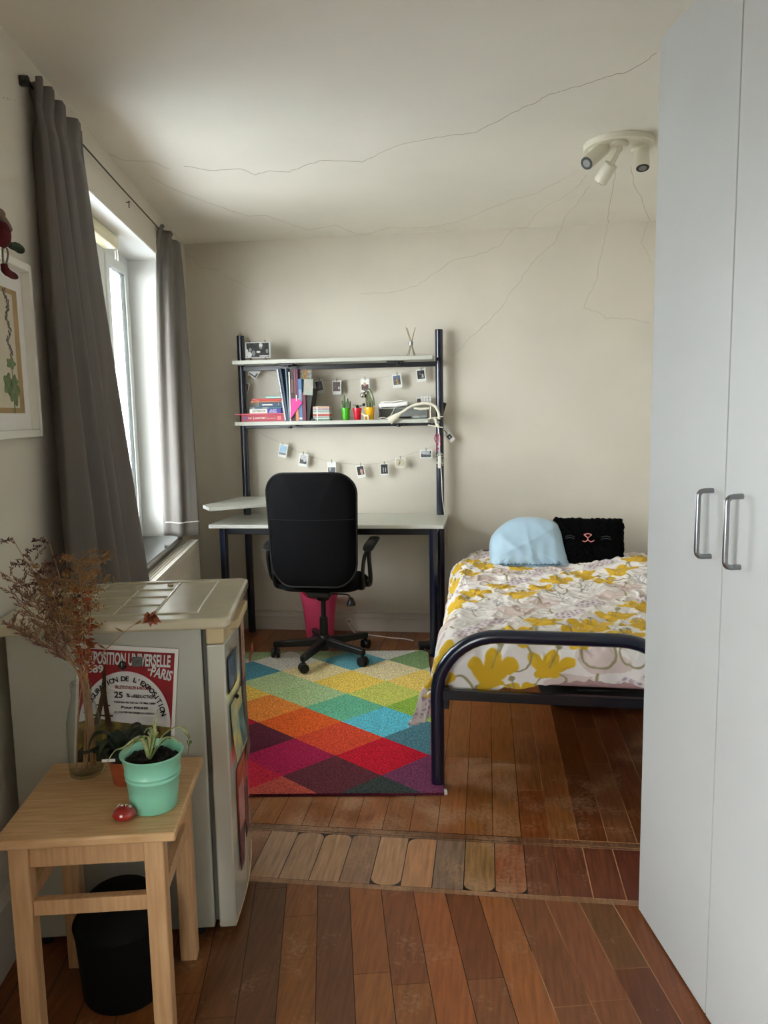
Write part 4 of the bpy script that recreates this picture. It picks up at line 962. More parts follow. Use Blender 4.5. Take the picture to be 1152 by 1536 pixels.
def stem(name, label, tip, seed, kind, mat, px_off=0, fplane=1.93):
    r = random.Random(seed)
    t = thing(name, label, 'dried flower', B, tuple(VB), 'dried flower stems in the glass bottle')
    T_ = Vector(BFp(tip[0], tip[1], fplane+r.uniform(-.03, .03)))
    b0 = VB+Vector((r.uniform(-.02, .02), r.uniform(-.015, .015), 0)); n0 = VT+Vector((r.uniform(-.010, .010), r.uniform(-.01, .01), 0))
    b0.x = VB.x-(T_.x-VT.x)*.10+r.uniform(-.012, .012)
    b0.x = max(VB.x-.028, min(VB.x+.028, b0.x))
    mid = n0.lerp(T_, .5)+Vector((0, 0, .02))
    path = spl([b0, n0, mid, T_], 8)
    m = MB(); m.tube(path, [.0019-.0011*i/len(path) for i in range(len(path))], 6); m.build('stem', DST, t)
    m = MB(); up_ = (T_-n0)
    if kind == 'feather':
        ms = MB()
        for k in range(17):
            q = path[int(len(path)*(.50+.48*k/17))]; side = 1 if k % 2 else -1
            d = (up_.normalized()+Vector((side*r.uniform(.5, 1.1), r.uniform(-.5, .5), r.uniform(-.1, .35)))).normalized(); L_ = r.uniform(.03, .062)*(1.1-.3*k/17)
            e = q+d*L_; e.z -= .003; ms.tube([q, q+d*L_*.5+Vector((0, 0, .004)), e], .0006, 4)
            for j in range(12):
                w = q.lerp(e, .15+.85*j/12); leafv(m, w, d+Vector((r.uniform(-1, 1), r.uniform(-.8, .8), r.uniform(-.5, .9))), r.uniform(.008, .015), .0014)
        tag(ms.build('twig', DST, t), kind='stuff'); tag(m.build('leaflets', mat, t), kind='stuff')
    elif kind == 'hook':
        ms = MB()
        for k in range(7):
            q = path[int(len(path)*(.62+.36*k/7))]; side = 1 if k % 2 else -1
            d = Vector((side*r.uniform(.5, 1), r.uniform(-.4, .4), r.uniform(.1, .7))).normalized(); L_ = r.uniform(.025, .05)
            arc_ = spl([q, q+d*L_*.5, q+d*L_+Vector((side*.006, 0, -.008))], 4); ms.tube(arc_, .0007, 4)
            for w in arc_[2:]:
                for _ in range(3): leafv(m, w, Vector((r.uniform(-1, 1), r.uniform(-.5, .5), r.uniform(-.6, .9))), r.uniform(.008, .015), .0017)
        tag(ms.build('twig', mat, t), kind='stuff'); tag(m.build('leaflets', mat, t), kind='stuff')
    elif kind == 'umbel':
        ms = MB()
        for k in range(24):
            a = r.uniform(0, 6.28); L_ = r.uniform(.02, .075); base = path[int(len(path)*r.uniform(.55, .95))]
            e = base+Vector((math.cos(a)*L_, math.sin(a)*L_*.6, r.uniform(.0, .035))); ms.tube([base, base.lerp(e, .5)+Vector((0, 0, .006)), e], .0008, 4)
            for j in range(26):
                o_ = Vector((r.gauss(0, .008), r.gauss(0, .008), r.gauss(0, .005))); m.ball(tuple(e+o_), r.uniform(.0013, .0027), 5, 4)
        tag(ms.build('twig', DST, t), kind='stuff'); tag(m.build('blossoms', mat, t), kind='stuff')
    elif kind == 'leafy':
        for k in range(46):
            q = path[int(len(path)*(.42+.56*k/46))]; a = r.uniform(0, 6.28)
            d = Vector((math.cos(a), math.sin(a)*.5, r.uniform(-.5, .3))); leafv(m, q+d*.006, d, r.uniform(.014, .030), r.uniform(.004, .007), (r.uniform(-.4, .4), -1, r.uniform(-.4, .4)))
        tag(m.build('withered_leaves', mat, t), kind='stuff')
    elif kind == 'rose':
        c = T_
        for k in range(26):
            a = r.uniform(0, 6.28); d = Vector((math.cos(a)*.8+.2, math.sin(a), r.uniform(-1.4, .5)))
            leafv(m, c+Vector((.006, 0, -.004)), d, r.uniform(.018, .034), r.uniform(.007, .011), (math.cos(a+1.5), -1, .3))
        m.build('wilted_petals', mat, t)
        m = MB()
        for k in (14, 18, 20): leafv(m, path[min(k, len(path)-1)], Vector((-.6 if k % 4 else .8, 0, .4)), .028, .003)
        m.build('withered_leaves', DTN, t)
stem('dried_flower', 'dark hooked dried sprig reaching highest at the left', (18, 806), 3, 'hook', DDK)
stem('dried_flower', 'dark curling dried sprig standing tallest beside the curtain', (72, 808), 5, 'hook', DDK)
for i, tp in enumerate(((10, 862), (18, 888), (46, 838), (34, 872), (60, 862), (74, 880))):
    stem('dried_flower', 'feathery mauve brown dried sprig on the left of the bouquet', tp, 20+i, 'feather', DPK)
for i, tp in enumerate(((16, 936), (36, 950))):
    stem('dried_flower', 'pale feathery dried sprig hanging low over the fridge side', tp, 40+i, 'feather', DPK)
stem('dried_flower', 'golden brown flat flower head at the centre of the bouquet', (88, 862), 50, 'umbel', DTN)
stem('dried_flower', 'golden brown flower head at the right of the bouquet', (142, 850), 53, 'umbel', DTN, fplane=1.90)
stem('dried_flower', 'tall spiky golden brown flower head behind the right one', (118, 836), 55, 'umbel', DTN)
stem('dried_flower', 'upright stem of withered rust coloured leaves', (122, 880), 60, 'leafy', DRU)
stem('dried_flower', 'rust brown leaf cluster drooping in front of the poster edge', (128, 930), 62, 'leafy', DRU, fplane=1.91)
stem('dried_flower', 'single wilted rose bending out to the right over the fridge', (222, 922), 70, 'rose', DRO, fplane=1.93)
# ---- terracotta pot with dark leaves
def blade(m, pts, w, n=8, up_=(0, 0, 1), fold=.25):
    pts = spl(pts, n); N_ = len(pts); vs = []
    for i, p in enumerate(pts):
        t = (pts[min(i+1, N_-1)]-pts[max(i-1, 0)]).normalized(); s = t.cross(Vector(up_)); s = s.normalized() if s.length > .05 else Vector((1, 0, 0)); n_ = s.cross(t)
        u = i/(N_-1); ww = w*(math.sin(math.pi*min(1, u*.82+.16))**.8)*(1 if u < .999 else 0)
        if i == N_-1: ww = w*.05
        vs += [p-s*ww+n_*ww*fold, p-n_*ww*.0, p+s*ww+n_*ww*fold]
    fs = []
    for i in range(N_-1): fs += [(i*3, i*3+1, i*3+4, i*3+3), (i*3+1, i*3+2, i*3+5, i*3+4)]
    m.add(vs, fs)
def addleaf(pts, w, mat, parent, name='leaf'):
    m = MB(); blade(m, pts, w); o = m.build(name, mat, parent, ang=180); s = o.modifiers.new('s', 'SOLIDIFY'); s.thickness = .0006
def terrapot():
    c = (-.527, 1.875); t = thing('potted_plant', 'dark leaved plant in a small terracotta pot behind the mint pot', 'potted plant', B, (c[0], c[1], ZS))
    m = MB(); m.lathe([(0, 0), (.027, 0), (.029, .004), (.036, .062), (.033, .062), (.031, .05), (0, .05)], (c[0], c[1], ZS), 32); m.build('pot', TERRA, t)
    m = MB(); m.lathe([(.030, .05), (.0365, .066), (.041, .068), (.0415, .080), (.037, .080), (.035, .07), (0, .068)], (c[0], c[1], ZS), 32); m.build('nursery_pot', BLACKP, t)
    m = MB(); m.prism([(c[0]-.0415, ZS+.072), (c[0]-.01, ZS+.072), (c[0]-.01, ZS+.079), (c[0]-.0415, ZS+.079)], c[1]-.040, c[1]-.0415, 'y'); m.build('price_sticker', PAPER, t)
    r = random.Random(8); b = Vector((c[0], c[1], ZS+.075))
    for k in range(13):
        a = r.uniform(0, 6.28); L_ = r.uniform(.05, .095); d = Vector((math.cos(a)*1.0, math.sin(a)*.6-.15, 0)); h = r.uniform(.02, .06)
        addleaf([b+d*.006, b+d*L_*.4+Vector((0, 0, h)), b+d*L_*.8+Vector((0, 0, h*1.1)), b+d*L_+Vector((0, 0, h*.5))], r.uniform(.010, .016), LEAFD, t)
    for dx in (-.085, -.06): addleaf([b, b+Vector((dx*.5, -.01, .02)), b+Vector((dx, -.02, .012)), b+Vector((dx*1.15, -.02, .02))], .011, LEAFD, t)
terrapot()
def mintpot():
    c = (-.427, 1.745); t = thing('potted_plant', 'spider plant in a mint green enamel pot on the stool', 'potted plant', B, (c[0], c[1], ZS))
    m = MB(); prof = [(0, 0), (.050, 0), (.053, .003), (.0565, .04), (.0600, .074), (.0622, .0755), (.0622, .079), (.0606, .081), (.0611, .085), (.0634, .0865), (.0634, .090), (.0618, .092), (.0675, .128), (.0715, .130), (.0722, .1335), (.070, .1345)]
    inn = [(.0655, .132), (.0625, .105), (.0, .105)]
    m.lathe(prof+inn, (c[0], c[1], ZS), 56); m.build('pot', MINT, t, ang=70)
    m = MB(); r = random.Random(4)
    m.grid(lambda u, v: (c[0]+.0628*v*math.cos(6.2832*u), c[1]+.0628*v*math.sin(6.2832*u), ZS+.113+.007*noise.noise(Vector((math.cos(6.2832*u)*v*9, math.sin(6.2832*u)*v*9, 0)))), 40, 12)
    for _ in range(150):
        a = r.uniform(0, 6.28); q = r.uniform(0, .055); s_ = r.uniform(.003, .007); m.ball((c[0]+q*math.cos(a), c[1]+q*math.sin(a), ZS+.116+r.uniform(-.002, .006)), s_, 6, 4, (1, .8, .6))
    m.build('soil', SOIL, t, ang=30)
    b = Vector((c[0]-.004, c[1]-.01, ZS+.112))
    def px(x, y, f): return Vector(BFp(x, y, f))
    L2 = [([b, px(231, 1106, 1.73), px(233, 1082, 1.735), px(237, 1063, 1.74)], .0038), ([b, px(226, 1110, 1.73), px(224, 1098, 1.73), px(228, 1090, 1.73)], .0045), ([b, px(233, 1108, 1.73), px(234, 1097, 1.725), px(231, 1091, 1.73)], .0045),
          ([b, px(212, 1108, 1.71), px(195, 1118, 1.69), px(186, 1136, 1.685)], .0055), ([b, px(215, 1106, 1.715), px(200, 1110, 1.69), px(184, 1122, 1.68), px(172, 1127, 1.675), px(158, 1148, 1.67), px(152, 1160, 1.67)], .0036),
          ([b, px(222, 1106, 1.72), px(206, 1112, 1.70), px(192, 1124, 1.695)], .0045), ([b, px(236, 1118, 1.73), px(248, 1100, 1.72), px(268, 1090, 1.71), px(278, 1097, 1.70), px(283, 1108, 1.70), px(281, 1130, 1.70)], .0040),
          ([b, px(238, 1120, 1.74), px(250, 1108, 1.75), px(262, 1104, 1.76)], .0032), ([b, px(240, 1112, 1.74), px(256, 1106, 1.74), px(275, 1118, 1.73)], .0026), ([b, px(228, 1100, 1.75), px(222, 1092, 1.77), px(216, 1100, 1.79)], .003)]
    for pts, w in L2: addleaf(pts, w*1.15, LEAFL, t)
    addleaf([px(276, 1096, 1.702), px(283, 1106, 1.70), px(284, 1120, 1.70), px(281, 1132, 1.70)], .0055, M('olive_leaf', (74, 92, 46), .5), t)
mintpot()
def stone():
    c = (-.481, 1.692); t = thing('painted_stone', 'shiny red painted stone with white lettering on the stool', 'stone', B, (c[0], c[1], ZS))
    m = MB()
    pts = []
    for k in range(36):
        w = 2*math.pi*k/36; r = .0245*(1-.14*math.sin(w)*1.0+.10*abs(math.cos(w)))
        pts.append((r*math.cos(w), r*1.0*math.sin(w)))
    m.pillow(pts, .013, .017, lambda x, y, h: (c[0]+x, c[1]+y, ZS+.0135+h), 8, 2.2); m.build('stone', REDST, t, ang=180)
    for i, ch in enumerate('Faro'):
        x = -.0135+.009*i; y = .001-.0015*i; z = .017*max(.1, 1-((math.hypot(x, y))/.0255)**2.2)**.5
        text('lettering', ch, .0135, PAPER, t, face_dir((c[0]+x, c[1]+y, ZS+.0135+z+.0028), (1, -.05, -x*28), (.05, .96, .18)), .0004)
stone()
# small crumbs of the red seed next to the stone
m = MB(); m.ball((0, 0, .002), .002, 6, 4); p = BZ(171, 1217, ZS); solo(m, 'berry', REDST, 'tiny dark red berry lying left of the painted stone', 'berry', B, (0, 0, 0)).location = B.w((p.x, p.y, ZS))
# ============================================================ FRAMED PICTURE + KNITTED DOLL
def picture():
    f0, f1, z0, z1 = 1.98, 2.448, 1.40, 1.905
    t = thing('framed_picture', 'white framed botanical print on the window wall', 'picture', B, (SL, (f0+f1)/2, z0))
    m = MB(); w = .022; s0, s1 = SL+.001, SL+.032
    m.box(s0, s1, f0, f0+w, z0, z1); m.box(s0, s1, f1-w, f1, z0, z1); m.box(s0, s1, f0+w, f1-w, z0, z0+w); m.box(s0, s1, f0+w, f1-w, z1-w, z1); m.build('frame', WHITE, t, bevel=.002)
    m = MB(); m.box(s0, s0+.006, f0+w, f1-w, z0+w, z1-w); m.build('mat_board', PAPER, t)
    m = MB(); m.box(s0+.0062, s0+.0075, f0+.07, f1-.068, z0+.07, z1-.085); pr_ = m.build('print', M('print_beige', (176, 150, 104), .7, var=.1), t)
    m = MB(); m.box(s0+.0076, s0+.0082, f0+.07, f1-.105, z0+.085, z1-.10); m.build('inner_sheet', M('print_cream', (206, 198, 176), .7), pr_)
    LG = M('print_leaf_green', (92, 116, 74), .7, c2=(128, 140, 100), vs=40); LV = M('print_grey_violet', (126, 116, 122), .7, var=.3, vs=60)
    r = random.Random(6); m = MB(); x = s0+.0086
    for k in range(60):
        z = 1.62+k*.0033; fc = 2.30+.012*math.sin(k*.3); q = (fc+r.uniform(-.01, .01), z)
        m.prism([(q[0]+.005*math.cos(a), q[1]+.005*math.sin(a)) for a in (0, 1.2, 2.4, 3.7, 5)], x, x+.0004, 'x')
    m.box(x, x+.0004, 2.302, 2.305, 1.50, 1.64); m.build('printed_flowers', LV, pr_)
    m = MB()
    for (fc, zc, rr, sq) in ((2.30, 1.61, .03, .5), (2.325, 1.56, .02, .4), (2.31, 1.535, .034, 1.2), (2.27, 1.55, .03, 1)):
        m.prism([(fc+rr*math.cos(R(a))*(1+.18*math.cos(R(a*5))), zc+rr*sq*math.sin(R(a))*(1+.18*math.cos(R(a*5)))) for a in range(0, 360, 12)], x, x+.0005, 'x')
    m.box(x, x+.0005, 2.300, 2.306, 1.47, 1.53); m.build('printed_leaves', LG, pr_)
picture()
def doll():
    b = BS(6, 350, -.83); c = Vector((-.83, b.y-.012, b.z)); t = thing('knitted_doll', 'knitted doll in a brown hat and red clothes hanging over the picture', 'doll', B, tuple(c))
    KR = M('red_knit', (98, 16, 30), .95, bump=1, bs=300, var=.3, vs=80); KG = M('green_knit', (40, 60, 36), .95, bump=1, bs=300, var=.3, vs=80); KB = M('brown_felt', (112, 96, 80), .95, bump=.5, bs=200); KS = M('grey_yarn', (120, 112, 100), .9)
    k_ = 1.0
    m = MB(); m.pillow([(.028*math.cos(R(a)), .036*math.sin(R(a))) for a in range(0, 360, 20)], .018, .02, lambda x, y, h: (c.x+h, c.y+x, c.z-.005+y), 6, 2.2); m.build('body', KR, t, ang=180)
    m = MB(); m.pillow([(.055*math.cos(R(a)), .011*math.sin(R(a))) for a in range(0, 360, 15)], .010, .012, lambda x, y, h: (c.x+h+.004, c.y+x-.002, c.z+.030+y-.30*x), 6, 2.2); m.ball((c.x, c.y-.018, c.z+.042), .018, 14, 10, (1, 1.1, .8)); m.build('hat', KB, t, ang=180)
    def px(x, y, s=-.83): return Vector(BS(x, y, s))
    p = [px(16, 368), px(24, 370), px(30, 374), px(33, 376)]
    m = MB(); m.tube(spl([c+Vector((0, .015, -.012))]+p, 4), [.006, .007, .0075, .008, .0085, .009, .0105, .0115, .012, .012, .012, .0115, .012, .011, .010, .009, .006], 10); m.build('mitten_arm', KG, t)
    for (xa, ya, xb, yb, xc, yc) in ((4, 372, 4, 384, 5, 396), (10, 372, 12, 382, 9, 398)):
        m = MB(); m.tube(spl([px(xa, ya), px(xb, yb), px(xc, yc)], 5), .0026, 8); m.build('leg', KS, t)
    m = MB(); m.tube(spl([px(6, 395), px(8, 405), px(15, 411), px(25, 416)], 5), [.006]+[.009]*3+[.0105]*5+[.0095]*4+[.0085, .007, .005], 12); m.build('boot', KR, t)
    m = MB(); m.tube([(c.x, c.y-.01, c.z+.06), (c.x-.02, c.y-.01, c.z+.13), (SL+.002, c.y-.01, c.z+.16)], .001, 5); m.build('hanging_string', KS, t)
doll()
# ============================================================ CEILING SPOTLIGHT
def spots():
    cx, cy = .555, 3.545; t = thing('ceiling_spotlight', 'white ceiling plate with three adjustable spot heads', 'ceiling light', A, (cx, cy, ZC))
    m = MB(); m.lathe([(.0, -.0005), (.142, -.0005), (.145, -.004), (.145, -.022), (.141, -.026), (0, -.027)], (cx, cy, ZC), 56); m.build('ceiling_plate', LAMPW, t)
    LG2 = M('lamp_lens', (150, 150, 148), .1, coat=1)
    def spot(base, top, tip, dark=True):
        base, top, tip = Vector(base), Vector(top), Vector(tip)
        m = MB(); m.lathe([(.034, 0), (.037, -.004), (.037, -.012), (.03, -.02), (0, -.02)], tuple(base), 28)
        m.cyl(base+Vector((0, 0, -.018)), base+Vector((0, 0, -.035)), .012); a = m.build('swivel_base', LAMPW, t)
        d = (tip-top).normalized(); m = MB(); s_ = top-d*.0
        m.tube([s_, s_+d*.002, tip-d*.002, tip, tip-d*.001, tip-d*.02], [.024, .0285, .0285, .0275, .024, .023], 28); m.tube([base+Vector((0, 0, -.03)), base.lerp(top, .8)+Vector((0, 0, -.01)), top+d*.02], .009, 10)
        h = m.build('spot_head', LAMPW, t)
        m = MB(); m.tube([tip-d*.002, tip+d*.0012], [.0272, .0262], 28); m.build('bezel', BLACKP, h)
        m = MB(); m.tube([tip, tip+d*.0022], [.017, .016], 24); m.build('lens', LG2, h)
    def q(x, y, Y): return PY(x, y, Y)
    spot((cx-.09, cy-.02, ZC-.026), q(906, 222, 3.50), q(880, 245, 3.42))
    spot((cx-.01, cy-.085, ZC-.026), q(917, 246, 3.46), q(900, 273, 3.50))
    spot((cx+.085, cy-.015, ZC-.026), q(963, 222, 3.53), q(964, 252, 3.50))
    m = MB(); m.ball((cx, cy-.02, ZC-.028), .004, 10, 6); m.build('screw', STEEL, t)
spots()
# ============================================================ THINGS ON THE SHELVES
Z1, Z2 = 1.414, 1.795
def X1(px, Y=4.765): return PY(px, 622, Y).x
PXM = .00413      # metres per pixel at the front of the shelves
def stacked(name, label, cat, xa, xb, z0, z1, mat, group=None, y0=4.765, y1=4.90, rz=0, pages=None):
    xa, xb = X1(xa), X1(xb); t = thing(name, label, cat, Fr((xa+xb)/2, (y0+y1)/2, R(rz)), (0, 0, z0), group)
    hw, hd = (xb-xa)/2, (y1-y0)/2
    m = MB(); c = .0025
    m.box(-hw, hw, -hd, hd, z0+.0002, z0+c); m.box(-hw, hw, -hd, hd, z1-c, z1); m.box(-hw, hw, -hd, -hd+c, z0+c, z1-c); m.build('cover', mat, t, bevel=.001)
    m = MB(); m.box(-hw+.003, hw-.003, -hd+c+.0005, hd-.003, z0+c+.0002, z1-c-.0002); m.build('pages', PAPER, t)
    return t, hw, hd
G = 'books stacked flat at the left of the lower shelf'
TX = lambda z: z
CR_ = M('book_crimson', (168, 40, 62), .5); NB = M('book_navy', (40, 62, 92), .5); PU_ = M('book_violet', (44, 30, 150), .5); RD = M('book_red', (176, 34, 30), .5); TQ = M('book_turquoise', (140, 200, 190), .5); WH = M('book_white', (226, 224, 218), .6); TE = M('book_teal', (48, 88, 108), .5); OR_ = M('book_orange', (202, 130, 90), .6)
t, hw, hd = stacked('book', 'thick crimson anatomy book at the bottom of the flat stack', 'book', 362, 426.5, Z1, Z1+.043, CR_, G)
def spine(t, hd, body, x, z, size, mat, width=None, sq=1): text('lettering', body, size, mat, t, face_dir((x, -hd-.0006, z), (1, 0, 0), (0, 0, 1)), .0002, width, None, sq)
spine(t, hd, 'THE', -.085, Z1+.021, .013, WH); spine(t, hd, 'i', -.062, Z1+.022, .030, WH); spine(t, hd, 'ANATOMY', -.018, Z1+.021, .016, WH, .075); spine(t, hd, 'STUDENT COLOURING BOOK', .052, Z1+.019, .006, WH, .062)
m = MB(); m.box(.093, .118, -hd-.0008, -hd, Z1+.010, Z1+.033); m.build('publisher_mark', M('mark_rose', (210, 120, 130), .6), t); m = MB(); m.box(-.125, -.105, -hd-.0008, -hd, Z1+.008, Z1+.034); m.build('spine_picture', M('mark_blue', (110, 90, 130), .6), t)
t, hw, hd = stacked('notebook', 'thin pink notebook lying on the crimson anatomy book', 'notebook', 352.5, 427, Z1+.0434, Z1+.0510, M('pink_cover', (206, 80, 100), .5), G)
t, hw, hd = stacked('book', 'white book with grey spine lettering beside the violet book', 'book', 374.5, 401, Z1+.0514, Z1+.0790, WH, G)
GLY = M('glyph_grey', (90, 88, 70), .7)
spine(t, hd, 'NOTEBOOK', .004, Z1+.065, .016, GLY, .085, 1.2)
t, hw, hd = stacked('book', 'violet book with white spine lettering in the flat stack', 'book', 401.6, 421.5, Z1+.0514, Z1+.0790, PU_, G)
spine(t, hd, 'JUST', -.004, Z1+.070, .014, WH, .044); spine(t, hd, 'WORDS', -.008, Z1+.0575, .012, WH, .050)
t, hw, hd = stacked('book', 'thin teal book on top of the white and violet books', 'book', 375, 423, Z1+.0794, Z1+.0910, TE, G)
t2 = t; spine(t2, hd, 'atlas', -.08, Z1+.085, .008, WH); spine(t2, hd, 'introduction', .0, Z1+.085, .008, WH)
t, hw, hd = stacked('book', 'dark blue grey book with a white label on its spine', 'book', 389, 424, Z1+.0914, Z1+.1200, NB, G)
m = MB(); m.box(-.055, .012, -hd-.0008, -hd, Z1+.100, Z1+.108); m.build('title_label', WH, t); spine(t, hd, 'i', .052, Z1+.107, .02, WH)
t, hw, hd = stacked('book', 'pale edged paperback lying under the red book', 'book', 377, 424, Z1+.1204, Z1+.1270, OR_, G)
t, hw, hd = stacked('book', 'red paperback slanting near the top of the flat stack', 'book', 379, 424, Z1+.1274, Z1+.1430, RD, G, rz=-2)
m = MB(); r = random.Random(1)
for k in range(5): m.ball((-hw+.008+.009*k, -hd-.0004, Z1+.138-.0018*k), .0022, 6, 4)
m.build('cover_dots', WH, t)
t, hw, hd = stacked('book', 'small pale turquoise notebook topmost of the flat stack', 'notebook', 400, 424, Z1+.1434, Z1+.1560, TQ, G)
# upright books and notebooks; name, label, px left, px right, px top, material, lean(m at top), depth range
def upright(name, label, cat, xa, xb, top, mat, lean=0, y0=4.765, d=.15, spiral=False, group='books standing upright on the lower shelf', face=None):
    xa, xb = X1(xa, y0), X1(xb, y0); h = (622-top)*PXM+.03
    zt = PY(430, top, y0).z; t = thing(name, label, cat, A, ((xa+xb)/2, y0+d/2, Z1), group)
    c = .0018; sh = lambda m: [(x+lean*(z-Z1)/(zt-Z1), y, z) for x, y, z in m.v]
    m = MB(); m.box(xa, xa+c, y0, y0+d, Z1+.0003, zt); m.box(xb-c, xb, y0, y0+d, Z1+.0003, zt)
    if not spiral: m.box(xa+c, xb-c, y0, y0+c, Z1+.0003, zt)
    m.v = sh(m); m.build('cover', mat, t)
    m = MB(); m.box(xa+c, xb-c, y0+c*1.2, y0+d-.003, Z1+.003, zt-.003); m.v = sh(m); m.build('pages', PAPER, t)
    if spiral:
        m = MB(); n = 34
        for k in range(n):
            z = Z1+.006+(zt-Z1-.012)*k/n; xc = (xa+xb)/2+lean*(z-Z1)/(zt-Z1)
            m.tube([(xc+.006*math.cos(w), y0+.002+.005*math.sin(w), z) for w in [6.283*q/8 for q in range(8)]], .0008, 4, closed=True)
        m.build('spiral_binding', CHROME, t)
    if face:
        for (za, zb, mt) in face:
            m = MB(); m.box(xa+.001, xb-.001, y0-.0009, y0, Z1+(zt-Z1)*za, Z1+(zt-Z1)*zb); m.v = sh(m); m.build('spine_label', mt, t)
    return t
LB = M('cover_pale_blue', (128, 150, 178), .5); DB_ = M('cover_dark_blue', (34, 52, 78), .5); GB = M('cover_grey_blue', (92, 116, 136), .5); BRN = M('cover_dark_brown', (60, 40, 42), .5, var=.3, vs=60); PLM = M('cover_plum', (98, 38, 84), .5); STB = M('cover_steel_blue', (70, 112, 160), .5); WNE = M('cover_wine', (104, 26, 54), .5); DGR = M('cover_charcoal', (44, 46, 44), .6)
upright('notebook', 'spiral notebook leaning on the left end of the upright row', 'notebook', 426.5, 429.5, 553, LB, -.044, 4.762, .14, True)
upright('notebook', 'dark blue notebook leaning beside the spiral notebook', 'notebook', 430, 433, 552, DB_, -.040, 4.765, .14)
upright('notebook', 'grey blue folder leaning third in the upright row', 'folder', 432.6, 434.4, 552, GB, -.012, 4.766, .15)
upright('book', 'thin cream spined magazine in the upright row', 'magazine', 434.6, 436.4, 558, WH, 0, 4.768, .15)
upright('book', 'dark brown book behind the pink triangle', 'book', 436.8, 441.8, 554, BRN, 0, 4.775, .14, face=[(.55, .8, M('brown_label', (110, 90, 86), .6))])
upright('book', 'reddish brown book in the middle of the upright row', 'book', 442.2, 445.2, 554, M('cover_red_brown', (112, 62, 66), .5), 0, 4.775, .14)
upright('book', 'plum coloured book in the upright row', 'book', 445.6, 448.2, 554, PLM, 0, 4.770, .14)
upright('book', 'steel blue book with a pale stripe in the upright row', 'book', 448.6, 453.6, 569, STB, 0, 4.762, .14, face=[(.45, .75, LB), (.04, .08, WH)])
upright('book', 'orange book low between the triangle and blue book', 'book', 444.2, 448.0, 612, OR_, 0, 4.758, .01)
upright('notebook', 'wine red notebook at the right of the upright row', 'notebook', 454.0, 459.0, 589, WNE, 0, 4.764, .13)
def holder():
    xa, xb = X1(459.5), X1(464); t = thing('magazine_holder', 'charcoal magazine holder at the right end of the upright books', 'holder', A, ((xa+xb)/2, 4.84, Z1))
    m = MB(); m.add([(xa, 4.775, Z1+.0004), (xb-.004, 4.775, Z1+.0004), (xb+.028, 4.775, Z1+.20), (xa, 4.775, Z1+.20), (xa, 4.90, Z1+.0004), (xb-.004, 4.90, Z1+.0004), (xb+.028, 4.90, Z1+.20), (xa, 4.90, Z1+.20)], [(0, 1, 2, 3), (7, 6, 5, 4), (0, 4, 5, 1), (1, 5, 6, 2), (3, 7, 4, 0), (2, 6, 7, 3)])
    m.build('box', DGR, t, bevel=.001)
    return t
holder()
def card(name, label, cat, x0, x1, y0, y1, Y, mat, group=None, rot=0, thick=.0008, pic=None, parts=()):
    """flat card facing the camera, from pixel box at depth Y"""
    c = PY((x0+x1)/2, (y0+y1)/2, Y); s = Y/FPX*1.02; w, h = (x1-x0)*s, (y1-y0)*s
    t = thing(name, label, cat, A, tuple(c), group); ca, sa = math.cos(R(rot)), math.sin(R(rot))
    def P(u, v, o): return (c.x+u*w*.5*ca-v*h*.5*sa, Y-o, c.z+u*w*.5*sa+v*h*.5*ca)
    m = MB(); m.add([P(-1, -1, 0), P(1, -1, 0), P(1, 1, 0), P(-1, 1, 0), P(-1, -1, -thick), P(1, -1, -thick), P(1, 1, -thick), P(-1, 1, -thick)], [(0, 1, 2, 3), (7, 6, 5, 4), (0, 4, 5, 1), (1, 5, 6, 2), (2, 6, 7, 3), (3, 7, 4, 0)])
    m.build('card', mat, t)
    for (nm, poly, mt, k) in parts:
        m = MB(); m.keepn = True; n = len(poly); m.add([P(u, v, .0004*(k+1)) for u, v in poly]+[P(u, v, .0004*k) for u, v in poly], [list(range(n)), list(range(n, 2*n))[::-1]]+[(i, i+n, (i+1) % n+n, (i+1) % n) for i in range(n)])
        m.build(nm, mt, t)
    return t
def rect(a, b, c, d): return [(a, b), (c, b), (c, d), (a, d)]
GRC = M('card_grey_green', (158, 166, 156), .7); GOLD = M('picture_gold', (168, 132, 40), .6, c2=(110, 70, 60), vs=90); KH = M('picture_khaki', (150, 140, 110), .7, c2=(96, 90, 84), vs=90)
card('postcard', 'grey green card with faint writing leaning at the end of the books', 'card', 455.5, 469.5, 569, 592.5, 4.760, GRC, None, -4, parts=[('writing', rect(-.7, .55-.22*k, .4, .62-.22*k), M('faint_ink%d' % k, (190, 150, 140), .8), 0) for k in range(5)])
card('postcard', 'gold and brown picture card above the grey green card', 'card', 449, 468, 554.5, 569, 4.80, KH, parts=[('picture', rect(-.3, -.9, .25, .9), GOLD, 0), ('picture', [(.3, -.6), (.9, -.8), (.8, .5), (.4, .8)], M('picture_silver', (150, 158, 160), .6, c2=(90, 90, 90), vs=90), 0)])
def triangle():
    p = [PY(435.5, 628.8, 4.757), PY(437, 598, 4.757), PY(446, 597.5, 4.757), PY(453.5, 604, 4.757)]
    t = thing('card_triangle', 'bright pink folded card triangle in front of the upright books', 'card', A, (p[0].x, 4.755, p[0].z))
    m = MB(); m.prism([(q.x, q.z) for q in p], 4.7535, 4.757, 'y'); m.build('card', MAGENTA, t)
    for x in (444.5, 448):
        a = PY(x, 597, 4.75); m = MB(); m.box(a.x-.003, a.x+.003, 4.7505, 4.753, a.z-.018+.01*(x > 446), a.z+.018-.02*(x > 446)); m.build('paper_clip', WHITE, t)
triangle()
